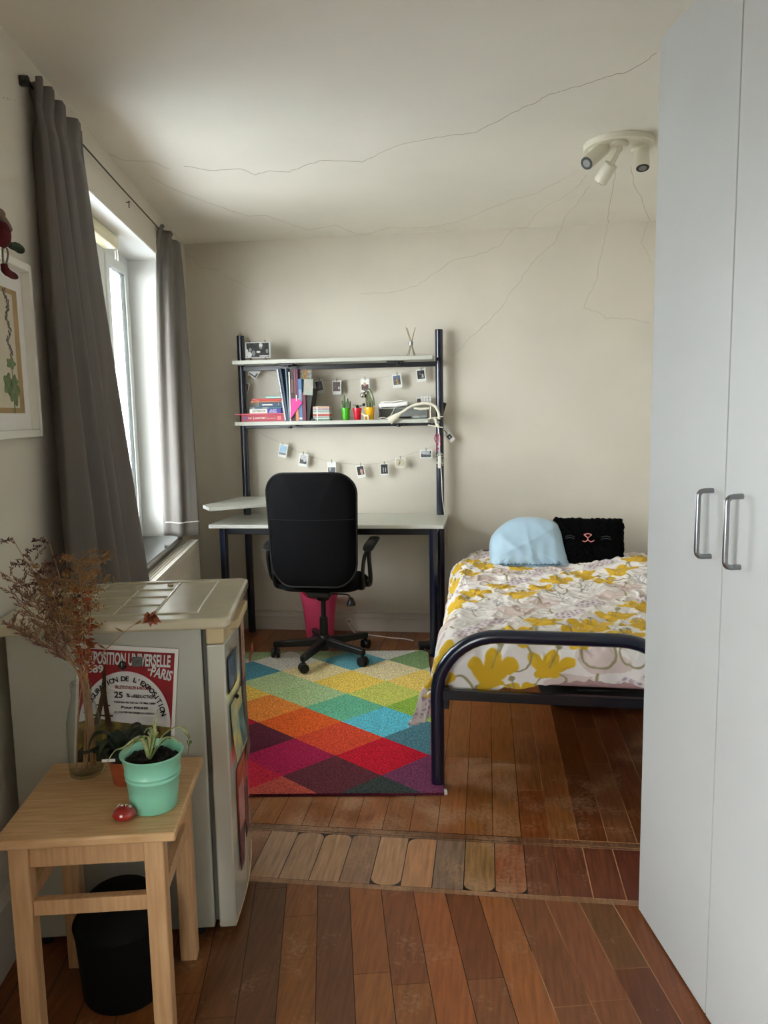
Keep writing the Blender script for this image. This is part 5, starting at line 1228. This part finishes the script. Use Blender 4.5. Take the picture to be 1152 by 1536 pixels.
# letter cube box
def cube():
    a, b = PY(470, 629, 4.79), PY(494, 607, 4.79); t = thing('storage_box', 'small box with coloured stripes between the books and pots', 'box', A, ((a.x+b.x)/2, 4.82, Z1))
    x0, x1, y0, y1, z0, z1 = a.x, b.x, 4.785, 4.87, Z1+.0003, Z1+.088
    m = MB(); m.box(x0, x1, y0, y1, z0, z1); m.build('box', M('box_cream', (206, 206, 196), .6, c2=(180, 184, 190), vs=90), t, bevel=.001)
    for za, zb, c in ((.2, .26, (90, 140, 116)), (.30, .46, (196, 92, 72)), (.52, .60, (214, 206, 196)), (.62, .70, (110, 160, 140)), (.0, .10, (92, 136, 110)), (.74, .86, (176, 148, 160)), (.88, .97, (214, 170, 130))):
        m = MB(); m.box(x0-.0006, x1+.0006, y0-.0006, y1, z0+(z1-z0)*za, z0+(z1-z0)*zb); m.build('stripe', M('stripe_%d' % int(za*100), c, .6, var=.2, vs=120), t)
    m = MB(); xm = x0+(x1-x0)*.23; m.box(xm, xm+.006, y0-.0014, y0-.0008, z0, z1); m.build('band', PAPER, t)
cube()
m = MB(); a = X1(465.5); m.box(a, a+.022, 4.78, 4.80, Z1+.0002, Z1+.014); solo(m, 'eraser', BLACKP, 'small black block on the shelf between holder and striped box', 'eraser', A, (a, 4.78, Z1), bevel=.002)
# three small pots
def minipot(px, w, top, col, label, kind, Y=4.80, seed=1):
    x = PY(px, 615, Y).x; h = PY(px, top, Y).z-Z1; r1 = w*PXM/2; t = thing('potted_plant', label, 'potted plant', A, (x, Y, Z1), 'small pots on the lower shelf')
    m = MB(); m.lathe([(0, 0), (r1*.66, 0), (r1*.70, .003), (r1*.92, h*.8), (r1*.93, h*.82), (r1, h*.83), (r1*1.0, h), (r1*.92, h), (r1*.88, h*.85), (0, h*.85)], (x, Y, Z1+.0002), 32); m.build('pot', M('pot_'+label.split()[0], col, .35, coat=.3), t)
    m = MB(); m.lathe([(r1*.9, h*.86), (0, h*.9)], (x, Y, Z1), 20); m.build('soil', SOIL, t)
    r = random.Random(seed); m = MB(); b = Vector((x, Y, Z1+h*.85)); GC = M('cactus_green', (58, 84, 50), .6, c2=(100, 118, 80), vs=120)
    if kind == 'cactus':
        for dx, hh in ((-.018, .058), (-.006, .095), (.006, .052), (.012, .072), (.024, .055), (-.012, .04)):
            m.tube([b+Vector((dx, r.uniform(-.01, .01), 0)), b+Vector((dx*1.1, 0, hh*.6)), b+Vector((dx*1.15, 0, hh*.92)), b+Vector((dx*1.15, 0, hh))], [.006, .0065, .005, .001], 8)
        m.build('cactus_stem', GC, t)
    elif kind == 'sprout':
        o = MB()
        for dx, dz, w2 in ((-.012, .03, .012), (.006, .028, .010), (.016, .018, .008)):
            blade(o, [b, b+Vector((dx*.6, -.005, dz*.7)), b+Vector((dx*1.6, -.01, dz)), b+Vector((dx*2.2, -.012, dz*.9))], w2)
        o.build('leaf', LEAFD, t, ang=180)
        m.tube(spl([b, b+Vector((.02, -.005, .022)), b+Vector((.036, -.01, .030))], 4), .003, 6); m.build('sprig', LEAFD, t)
        m = MB(); m.ball(tuple(b+Vector((.043, -.012, .030))), .010, 10, 7); m.build('dark_bead', BLACKP, t); m = MB(); m.ball(tuple(b+Vector((.052, .01, .085))), .010, 10, 7, (1, 1, 1.2)); m.build('dark_bead', BLACKP, t)
    else:
        for k in range(11):
            dx = -.024+.0048*k; hh = .085+.03*math.sin(k*.35+.4)
            m.tube(spl([b+Vector((dx*.6, r.uniform(-.012, .012), 0)), b+Vector((dx*.8, 0, hh*.6)), b+Vector((dx*.5-.004, 0, hh))], 3), [.005, .005, .005, .005, .0045, .003, .001], 6)
        m.build('striped_cactus', M('cactus_striped', (116, 122, 84), .6, c2=(70, 84, 56), vs=90), t)
        m = MB(); m.tube(spl([b+Vector((-.02, -.01, .105)), b+Vector((-.005, -.01, .125)), b+Vector((.012, -.01, .11)), b+Vector((.026, -.01, .07)), b+Vector((.030, -.01, .02))], 5), .004, 8); m.build('curved_stem', GC, t)
        for p_ in ((-.040, .086, .016), (-.028, .108, .012)): m = MB(); m.ball(tuple(b+Vector((p_[0], -.012, p_[1]))), p_[2], 14, 10); m.build('silver_bead', CHROME, t)
minipot(518.5, 14, 612, (64, 168, 20), 'green pot of upright cactus fingers on the lower shelf', 'cactus', seed=2)
minipot(536, 14, 612, (196, 12, 44), 'red pot with small leaves between the green and yellow pots', 'sprout', seed=3)
minipot(554.5, 16, 611, (236, 176, 8), 'yellow pot of striped cactus beside the paper tray', 'striped', seed=4)
def animal():
    Y = 4.768; c = PY(549, 625, Y); t = thing('animal_figurine', 'tiny cream horse figurine in front of the yellow pot', 'figurine', A, (c.x, Y, Z1))
    z = Z1; k = .85; m = MB()
    m.tube(spl([(c.x+.020*k, Y, z+.030*k), (c.x+.006*k, Y, z+.030*k), (c.x-.010*k, Y, z+.031*k), (c.x-.019*k, Y, z+.040*k), (c.x-.026*k, Y, z+.044*k), (c.x-.034*k, Y, z+.040*k)], 4), [.007]*4+[.0075]*5+[.0068]*4+[.0052]*4+[.005]*3+[.003], 10)
    for dx, dy in ((-.012, -.004), (-.010, .004), (.016, -.004), (.019, .004)):
        m.tube([(c.x+dx*k, Y+dy, z+.029*k), (c.x+(dx+.002)*k, Y+dy, z+.014*k), (c.x+(dx-.001)*k, Y+dy, z+.0005)], [.0045, .0032, .0030], 8)
    m.tube([(c.x+.022*k, Y, z+.032*k), (c.x+.028*k, Y, z+.022*k)], [.003, .001], 6); m.ball((c.x-.026*k, Y-.002, z+.050*k), .002, 6, 4)
    m.build('body', M('ivory_plastic', (232, 224, 190), .5), t)
animal()
# letter tray with loose papers, bits of cable
def tray():
    a = PY(567, 629, 4.79).x; b = PY(640, 629, 4.79).x; t = thing('letter_tray', 'grey two level letter tray at the right of the lower shelf', 'tray', A, ((a+b)/2, 4.85, Z1))
    TG = M('tray_grey', (158, 160, 154), .5)
    m = MB(); m.box(a, b, 4.80, 4.925, Z1+.0003, Z1+.005); m.box(a, a+.004, 4.80, 4.925, Z1+.005, Z1+.075); m.box(b-.004, b, 4.80, 4.925, Z1+.005, Z1+.06); m.box(a, b, 4.92, 4.925, Z1+.005, Z1+.075); m.box(a, b, 4.80, 4.92, Z1+.066, Z1+.070); m.build('shelf_unit', TG, t, bevel=.001)
    return a, b
ta, tb = tray()
for k, (lb, x0, x1, z, rz, sk) in enumerate((('stack of white sheets slumped on top of the letter tray', 569, 612, Z1+.0705, 3, .018), ('white sheets lying askew above the stack on the letter tray', 572, 606, Z1+.100, -4, .014))):
    xa, xb = X1(x0, 4.79), X1(x1, 4.79); m = MB()
    def fn(u, v): return (-(xb-xa)/2+(xb-xa)*u, -.055+.12*v, .001+sk*u*(1-.4*v)*.6+.002*math.sin(u*9))
    m.grid(fn, 14, 6)
    o = solo(m, 'paper_sheets', PAPER, lb, 'paper', Fr((xa+xb)/2, 4.845, R(rz)), (0, 0, 0), ang=180); o.location.z = z; s = o.modifiers.new('s', 'SOLIDIFY'); s.thickness = .026 if k == 0 else .006; s.offset = 1
m = MB(); xa, xb = X1(617, 4.79), X1(641, 4.79); m.box(xa, xb, 4.79, 4.86, Z1+.0062, Z1+.021); solo(m, 'remote_control', M('pale_grey_plastic', (176, 180, 176), .5, c2=(120, 130, 124), vs=60), 'pale grey case lying inside the letter tray', 'case', A, ((xa+xb)/2, 4.83, Z1+.006), bevel=.004)
m = MB(); xa, xb = X1(598, 4.79), X1(618, 4.79); m.box(xa, xb, 4.795, 4.87, Z1+.0062, Z1+.016); solo(m, 'wallet', BLACKP, 'flat black case beside the pale one in the letter tray', 'case', A, ((xa+xb)/2, 4.83, Z1+.006), bevel=.003)
m = MB(); m.tube(spl([PY(567, 628, 4.78), PY(575, 626, 4.775), PY(582, 627.5, 4.77), PY(588, 620, 4.775), PY(592, 612, 4.79), PY(598, 610, 4.80)], 6), .0016, 6)
m.v = [(x, y, max(z, Z1+.002)) for x, y, z in m.v]; solo(m, 'cable', WHITE, 'thin white cable looping in front of the letter tray', 'cable', A, tuple(PY(575, 628, 4.775)))
# picture frame on the top shelf
def bwframe():
    Y = 4.80; a, b = PY(368.5, 536.5, Y), PY(405.5, 512.5, Y); t = thing('framed_photo', 'clear frame with a black and white photo on the top shelf', 'framed photo', A, ((a.x+b.x)/2, Y, Z2))
    z0, z1 = Z2+.016, Z2+.114; x0, x1 = a.x, b.x
    m = MB(); m.box(x0, x1, Y-.003, Y+.003, z0, z1); m.build('frame', M('frame_grey', (150, 152, 148), .3), t, bevel=.001)
    m = MB(); m.box(x0+.008, x1-.010, Y-.0036, Y-.003, z0+.006, z1-.006); ph = m.build('photo', M('photo_dark', (26, 26, 26), .8, c2=(56, 56, 56), vs=60), t)
    W_ = x1-x0; H_ = z1-z0; LGM = M('photo_light', (176, 176, 172), .5); MG = M('photo_mid', (104, 104, 102), .5)
    def blob(u, v, ru, rv, mt, k=0):
        m = MB(); m.prism([(x0+W_*u+W_*ru*math.cos(R(q)), z0+H_*v+H_*rv*math.sin(R(q))) for q in range(0, 360, 24)], Y-.0042-.0003*k, Y-.0037, 'y'); m.build('photo_figure', mt, ph)
    blob(.16, .22, .10, .18, LGM); blob(.20, .52, .06, .12, MG); blob(.07, .42, .05, .14, LGM); blob(.62, .78, .07, .14, LGM, 1); blob(.62, .62, .06, .08, MG, 2); blob(.86, .42, .05, .14, MG); blob(.52, .38, .08, .07, LGM); blob(.74, .12, .20, .04, LGM); blob(.33, .30, .07, .18, MG)
    for x in (x0+.03, x1-.035):
        m = MB(); m.tube([(x, Y-.006, Z2+.001), (x, Y-.006, z0+.002), (x, Y+.006, z0+.002), (x, Y+.03, Z2+.001)], .0022, 6); m.build('easel_foot', BLACKP, t)
        m = MB(); m.tube([(x, Y, z1-.006), (x, Y, z1+.012)], .0025, 6); m.build('clip', BLACKP, t)
bwframe()
# small reed figure of crossed sticks on the top shelf
def reeds():
    Y = 4.82; t = thing('stick_ornament', 'crossed wooden sticks tied in the middle on the top shelf', 'ornament', A, tuple(PY(616, 535, Y).xy)+(Z2,)); W_ = M('bare_stick', (150, 136, 112), .7); z = Z2
    for k, (xa, ya, xb, yb, dy) in enumerate(((609, 491, 622.5, 536, -.012), (611, 492.5, 623, 536, .008), (623, 491, 611, 536, -.004), (621, 499, 613, 536, .014), (612, 496, 621, 536, 0))):
        a, b = PY(xa, ya, Y-dy), PY(xb, yb, Y+dy); b.z = z+.002; m = MB(); m.tube([a, b], .0022, 6); m.build('stick', W_, t)
    c = PY(616.3, 515, Y); m = MB(); m.cyl((c.x, Y, c.z-.011), (c.x, Y, c.z+.011), .013, seg=16); m.build('binding_ring', STEEL, t)
reeds()
# ------------------------------------------------------------ clamp lamp
def lamp():
    Y = 4.725; t = thing('desk_lamp', 'cream clamp lamp with a bent arm fixed to the lower shelf', 'lamp', A, (PY(655, 632, Y).x, Y, Z1))
    P = lambda x, y, o=0: PY(x, y, Y+o)
    m = MB(); m.tube(spl([P(658.5, 629), P(658, 620), P(654, 611), P(647, 606.5), P(636, 605), P(624, 607), P(614, 611), P(605, 617), P(599, 621)], 6), .0085, 12); m.build('arm', LAMPW, t)
    m = MB(); m.tube([P(602, 619), P(598, 622), P(592, 626), P(585.5, 630.5), P(584, 631.5)], [.009, .014, .020, .024, .0235], 20); h = m.build('lamp_head', LAMPW, t)
    m = MB(); m.tube([P(584.2, 631.4), P(588.5, 634.8)], [.006, .004], 10); m.build('lamp_tube', LAMPW, h)
    m = MB(); m.tube(spl([P(646, 609), P(645.5, 618), P(646, 627)], 5), .004, 8); m.tube([P(621, 612), P(631, 613.5), P(644, 612.5)], [.007, .008, .006], 8); m.build('tension_link', LAMPW, t)
    m = MB()
    for (a, b) in ((P(641.5, 628.5), P(665, 624.5)), (P(642, 637.5), P(664.5, 641.3))):
        d = .012; m.add([(a.x, Y-d, a.z-.003), (b.x, Y-d, b.z-.003), (b.x, Y+d, b.z-.003), (a.x, Y+d, a.z-.003), (a.x, Y-d, a.z+.004), (b.x, Y-d, b.z+.003), (b.x, Y+d, b.z+.003), (a.x, Y+d, a.z+.004)], [(0, 3, 2, 1), (4, 5, 6, 7), (0, 1, 5, 4), (1, 2, 6, 5), (2, 3, 7, 6), (3, 0, 4, 7)])
    m.tube([P(652, 627), P(654, 633), P(657, 640)], .010, 10); m.build('clamp', LAMPW, t, bevel=.002)
    m = MB(); m.cyl(P(648, 632.5, -.014), P(648, 632.5, .014), .0105); m.cyl(P(657, 633.5, -.014), P(657, 633.5, .014), .0095); m.build('clamp_spring', STEEL, t)
    m = MB(); m.tube(spl([P(657, 640), P(659, 655), P(659.5, 672), P(660.5, 690), P(662.5, 720), P(663.5, 745), P(666.5, 768, .15), P(669, 780, .15), P(671, 800, .22), P(674, 822, .25)], 6), .0028, 6); m.build('power_cord', WHITE, t)
    m = MB(); m.box(P(658.5, 690).x-.006, P(658.5, 690).x+.014, Y-.016, Y-.003, P(659, 702).z, P(659, 684).z); m.build('inline_switch', WHITE, t, bevel=.003)
lamp()
c = PY(659.5, 690, 4.755); r = random.Random(3); m = MB()
for k in range(70):
    a, b = r.uniform(0, 6.28), r.uniform(-1, 1); q = math.sqrt(1-b*b); p = Vector((q*math.cos(a)*.033, q*math.sin(a)*.022, b*.036)); a2 = a+r.uniform(.3, .9); p2 = Vector((q*math.cos(a2)*.033, q*math.sin(a2)*.022, (b+r.uniform(-.3, .3))*.036)); m.tube([c+p, c+p*1.05+(p2-p)*.5, c+p2], .0011, 4)
solo(m, 'wire_ball', M('pale_tangle', (196, 198, 176), .6), 'tangled pale ball ornament hanging on the right desk post', 'ornament', A, tuple(c))
m = MB(); c = PY(658, 663, 4.90)
m.tube(spl([PY(655, 650, 4.895), PY(652, 658, 4.89), PY(657, 666, 4.89), PY(661, 660, 4.89), PY(658, 651, 4.89), PY(655, 662, 4.885), PY(655, 678, 4.89)], 6), .0035, 6); m.tube(spl([PY(657, 655, 4.885), PY(661, 667, 4.885), PY(656, 674, 4.885)], 5), .003, 6)
solo(m, 'ribbon', M('dusty_pink_ribbon', (170, 60, 96), .7), 'dusty pink ribbon tied round the right desk post', 'ribbon', A, tuple(c))
# ------------------------------------------------------------ photo strings
STR = M('thin_string', (176, 172, 156), .8)
for nm, lb, pts in (('photo_string', 'lower string of clipped instant photos under the shelves', [(381, 642), (400, 655), (424, 666), (455, 681), (475, 687), (497, 693), (541, 696.5), (576, 694), (600, 686), (639, 673.5), (655, 667)]),
                    ('photo_string', 'upper string of clipped instant photos between the shelves', [(378, 552), (420, 566), (440, 569), (474, 570.5), (505, 570.5), (548, 568.5), (595, 562), (632, 552.5), (650, 547)])):
    m = MB(); m.tube(spl([PY(x, y, 4.965) for x, y in pts], 5), .0011, 5); solo(m, nm, STR, lb, 'string', A, tuple(PY(*pts[5], 4.965)))
DK = M('photo_black', (28, 26, 28), .4, c2=(60, 54, 54), vs=80); SKY_ = M('photo_sky', (120, 164, 196), .4, c2=(170, 196, 214), vs=20); LG_ = M('photo_pale', (196, 200, 204), .4, c2=(150, 156, 160), vs=60); BR_ = M('photo_brown', (58, 26, 24), .4, c2=(110, 84, 80), vs=70); SK = M('photo_skin', (196, 156, 136), .5); OC = M('photo_ochre', (186, 160, 116), .4, c2=(110, 90, 60), vs=70); GY = M('photo_grey', (104, 108, 110), .4, c2=(60, 62, 66), vs=90)
INST = M('instant_photo_white', (226, 228, 224), .5)
gl, gu = 'instant photos on the lower string', 'instant photos on the upper string'
def photo(label, x, y, w, h, rot, grp, parts, clip=True):
    t = card('instant_photo', label, 'photo', x-w/2, x+w/2, y-h/2, y+h/2, 4.955, INST, grp, rot, .0008, parts=parts)
    if clip:
        c = PY(x+math.sin(R(rot))*0, y-h/2-1, 4.955); m = MB(); m.box(c.x-.003, c.x+.003, 4.950, 4.958, c.z-.012, c.z+.010); m.build('peg', PEG, t, bevel=.001)
PB = rect(-.78, -.55, .78, .78)
photo('instant photo of blue sky, leftmost on the lower string', 424.5, 676, 13, 20, -12, gl, [('picture', PB, SKY_, 0), ('picture_ground', rect(-.78, -.62, .78, -.35), GY, 1)])
photo('instant photo of a dark skyline, second from left on the lower string', 455, 690, 13.5, 19, -9, gl, [('picture', PB, LG_, 0), ('picture_skyline', [(-.78, -.6), (.78, -.6), (.78, -.1), (.2, -.3), (-.2, .1), (-.4, .0), (-.78, .25)], DK, 1)])
photo('instant photo with a blank top half, third from left on the lower string', 497.5, 702, 13, 19, 0, gl, [('picture', rect(-.85, -.85, .85, .1), GY, 0), ('picture_figure', [(-.5, -.5), (-.2, -.5), (-.1, .0), (-.5, .05)], LG_, 1)])
photo('instant photo of a pale face on black, fourth on the lower string', 541, 707, 12.5, 19, 10, gl, [('picture', PB, DK, 0), ('picture_face', [(.0, -.5), (.55, -.5), (.5, .2), (.15, .45), (-.15, .1)], SK, 1)])
photo('upright instant photo of dark figures, fifth on the lower string', 576.5, 704, 12, 17.5, 2, gl, [('picture', rect(-.85, -.75, .85, .85), DK, 0), ('picture_figure', rect(-.35, -.5, -.15, .3), LG_, 1), ('picture_figure', rect(.2, -.45, .4, .25), LG_, 1)])
photo('pale ochre instant photo, sixth on the lower string', 600.5, 694, 15, 14, 0, gl, [('picture', rect(-.85, -.8, .85, .85), M('photo_cream', (206, 200, 176), .4, c2=(180, 176, 150), vs=60), 0), ('picture_figure', [(-.4, -.5), (-.1, -.3), (.1, .3), (-.1, .6), (-.3, .1)], OC, 1)])
photo('wide instant photo of a grey landscape, rightmost on the lower string', 639, 681, 18.5, 12.5, 0, gl, [('picture', rect(-.8, -.75, .8, .75), LG_, 0), ('picture_hill', [(-.8, -.75), (.8, -.75), (.75, -.1), (.2, -.2), (-.4, -.1), (-.75, .1)], GY, 1), ('picture_tree', rect(.6, .1, .8, .7), DK, 1)])
photo('tilted almost black instant photo right of the upright books', 479, 580, 13, 20, 10, gu, [('picture', PB, DK, 0), ('picture_figure', [(-.3, -.3), (.2, -.2), (.3, .3), (-.1, .2)], GY, 1)])
photo('straight dark brown instant photo above the striped box', 505, 581, 13.5, 20.5, 0, gu, [('picture', PB, BR_, 0), ('picture_figure', rect(-.7, -.3, -.1, .5), M('photo_rose', (120, 96, 92), .5, var=.4, vs=90), 1), ('picture_figure', rect(.3, -.3, .75, .1), LG_, 1)])
photo('instant photo with blank top hanging above the red pot', 547.5, 578, 13, 19, 0, gu, [('picture', rect(-.8, -.7, .8, .15), BR_, 0), ('picture_face', [(-.5, 0), (.1, -.1), (.3, .35), (-.2, .5)], SK, 1)])
photo('instant photo of people in bright clothes above the letter tray', 595.5, 571.5, 13.5, 19.5, 5, gu, [('picture', PB, GY, 0), ('picture_figure', [(-.4, -.5), (.3, -.5), (.2, .4), (-.2, .3)], OC, 1), ('picture_sky', rect(-.78, .4, .78, .78), M('photo_dusk', (96, 110, 140), .5), 1)])
photo('tilted black and white instant photo next to the right post', 631.5, 563, 13.5, 18, 6, gu, [('picture', PB, DK, 0), ('picture_figure', [(.1, -.4), (.6, -.4), (.5, .2), (.2, .2)], LG_, 1), ('picture_figure', rect(-.4, .1, 0, .5), GY, 1)])
photo('small dark instant photo half hidden above the lamp arm', 629, 601.5, 9, 10, 0, gu, [('picture', rect(-.7, -.7, .7, .7), BR_, 0)], False)
photo('gold toned instant photo hanging beside the left post', 368.5, 581.5, 10, 15, -18, gu, [('picture', rect(-.8, -.7, .8, .8), GOLD, 0), ('picture_figure', rect(-.2, -.5, .3, .4), OC, 1)])
photo('tilted instant photo with a dark frame edge under the left shelf bracket', 381, 559, 15, 14, -35, gu, [('picture', [(-.8, -.8), (.8, -.8), (.8, .3), (.55, .3), (.5, -.5), (-.8, -.5)], DK, 0)])
photo('tilted instant photo hanging outside the right post below the lamp', 674.5, 655.5, 8.5, 15, 40, gl, [('picture', rect(-.8, -.4, .8, .5), DK, 0), ('picture_figure', rect(-.3, -.2, .2, .1), LG_, 1)], False)
m = MB(); m.tube([PY(666, 645, 4.955), PY(671, 651, 4.955)], .0025, 6); solo(m, 'peg', BLACKP, 'small dark peg holding the photo outside the right post', 'peg', A, tuple(PY(668, 648, 4.955)))
m = MB(); P = [PY(662, 602, 4.96), PY(670, 605, 4.96), PY(664.5, 623, 4.96), PY(661, 623, 4.96)]; m.prism([(p.x, p.z) for p in P], 4.956, 4.962, 'y'); solo(m, 'card', BLACKP, 'black card corner sticking out behind the right desk post', 'card', A, tuple(P[0]), bevel=.0005)
# crumpled white paper garland piece above the lamp
m = MB(); c = PY(639, 599.5, 4.95); r = random.Random(9)
for i in range(4):
    for j in range(3): m.box(c.x-.034+i*.017+.001, c.x-.034+i*.017+.0150, 4.946+r.uniform(0, .004), 4.953, c.z-.028+j*.018, c.z-.028+j*.018+.0155)
solo(m, 'paper_grid', INST, 'white gridded paper card hanging above the lamp arm', 'card', A, tuple(c), bevel=.001)
# ------------------------------------------------------------ floor cables, socket
c = PY(523.5, 932, YB-.017); so_ = thing('wall_socket', 'white round socket on the skirting board under the desk', 'socket', A, (c.x, YB-.017, c.z))
m = MB(); m.cyl((c.x, YB-.0145, c.z), (c.x, YB-.024, c.z), .021, .019, 24); m.build('cover_ring', WHITE, so_, bevel=.002)
m = MB(); m.cyl((c.x, YB-.024, c.z), (c.x, YB-.026, c.z), .013, seg=20); m.build('recess', M('socket_recess', (150, 148, 140), .5), so_)
def cab(name, label, pts, rad, mat=WHITE):
    m = MB(); m.tube(spl(pts, 7), rad, 8); return solo(m, name, mat, label, 'cable', A, tuple(pts[0]))
cab('cable', 'white cable running from the socket across the floor under the desk', [(c.x, YB-.028, c.z), (c.x, YB-.05, c.z-.005), PZ(527, 943, .02), PZ(534, 950, .004), PZ(545, 951.5, .004), PZ(560, 953, .004), PZ(590, 957, .004), PZ(605, 958, .004), PZ(620, 961, .004)], .0035)
cab('cable', 'thin grey cable looping out of the black adapter by the desk leg', [PZ(646, 958, .03), PZ(638, 960, .012), PZ(628, 966, .005), PZ(618, 972, .004), PZ(619, 976, .004), PZ(630, 978, .004), PZ(638, 979, .004), PZ(637, 973, .01), PZ(632, 969, .012), PZ(624, 972, .006)], .0022, M('grey_cable', (150, 140, 136), .5))
m = MB(); p = PZ(637, 972, 0); m.box(-.06, .06, -.045, .045, .0005, .035); ad = solo(m, 'power_adapter', BLACKP, 'black power adapter on the floor beside the right desk leg', 'adapter', Fr(p.x+.02, p.y, R(12)), (0, 0, 0), bevel=.008)
m = MB(); m.cyl((.02, -.046, .02), (.02, -.075, .02), .008, seg=12); m.build('plug_pin', WHITE, ad)
# ============================================================ LIGHT
w = D.worlds.new('overcast_sky'); SC.world = w; w.use_nodes = True; nt = w.node_tree; bg = nt.nodes['Background']
tc = nt.nodes.new('ShaderNodeTexCoord'); sp = nt.nodes.new('ShaderNodeSeparateXYZ'); mr = nt.nodes.new('ShaderNodeMapRange'); mx = nt.nodes.new('ShaderNodeMix'); mx.data_type = 'RGBA'
nt.links.new(tc.outputs['Generated'], sp.inputs[0]); nt.links.new(sp.outputs[2], mr.inputs[0]); mr.inputs[1].default_value = -.1; mr.inputs[2].default_value = .9
nt.links.new(mr.outputs[0], mx.inputs[0]); mx.inputs[6].default_value = (.95, .975, 1.0, 1); mx.inputs[7].default_value = (.93, .965, 1.0, 1)
nt.links.new(mx.outputs[2], bg.inputs[0]); bg.inputs[1].default_value = 21
def area(name, loc, rot, sx, sy, power, col, portal=False):
    l = D.lights.new(name, 'AREA'); l.shape = 'RECTANGLE'; l.size = sx; l.size_y = sy; l.energy = power; l.color = col
    o = D.objects.new(name, l); COL.objects.link(o); o.matrix_world = rot; o.location = loc
    if portal: l.cycles.is_portal = True
    return o
pw = B.w((SW-.08, (Wb0+Wb1o)/2, (Zs+Zt)/2))
xz = Matrix(((BF.x, 0, -BR.x, 0), (BF.y, 0, -BR.y, 0), (0, 1, 0, 0), (0, 0, 0, 1)))
area('window_portal', pw, xz, Wb1o-Wb0, Zt-Zs, 1, (1, 1, 1), True)
pw2 = B.w((SW-.08, (Wn0+Wn1)/2, 1.025))
area('window_portal', pw2, xz, Wn1-Wn0, 1.95, 1, (1, 1, 1), True)
vs = SC.view_settings; vs.view_transform = 'Standard'; vs.look = 'None'; vs.gamma = 1; vs.exposure = 0.0; vs.use_curve_mapping = False
SC.cycles.max_bounces = 10; SC.cycles.diffuse_bounces = 7; SC.cycles.transmission_bounces = 8
for o in list(D.objects):
    if '_org' in o.keys(): del o['_org']
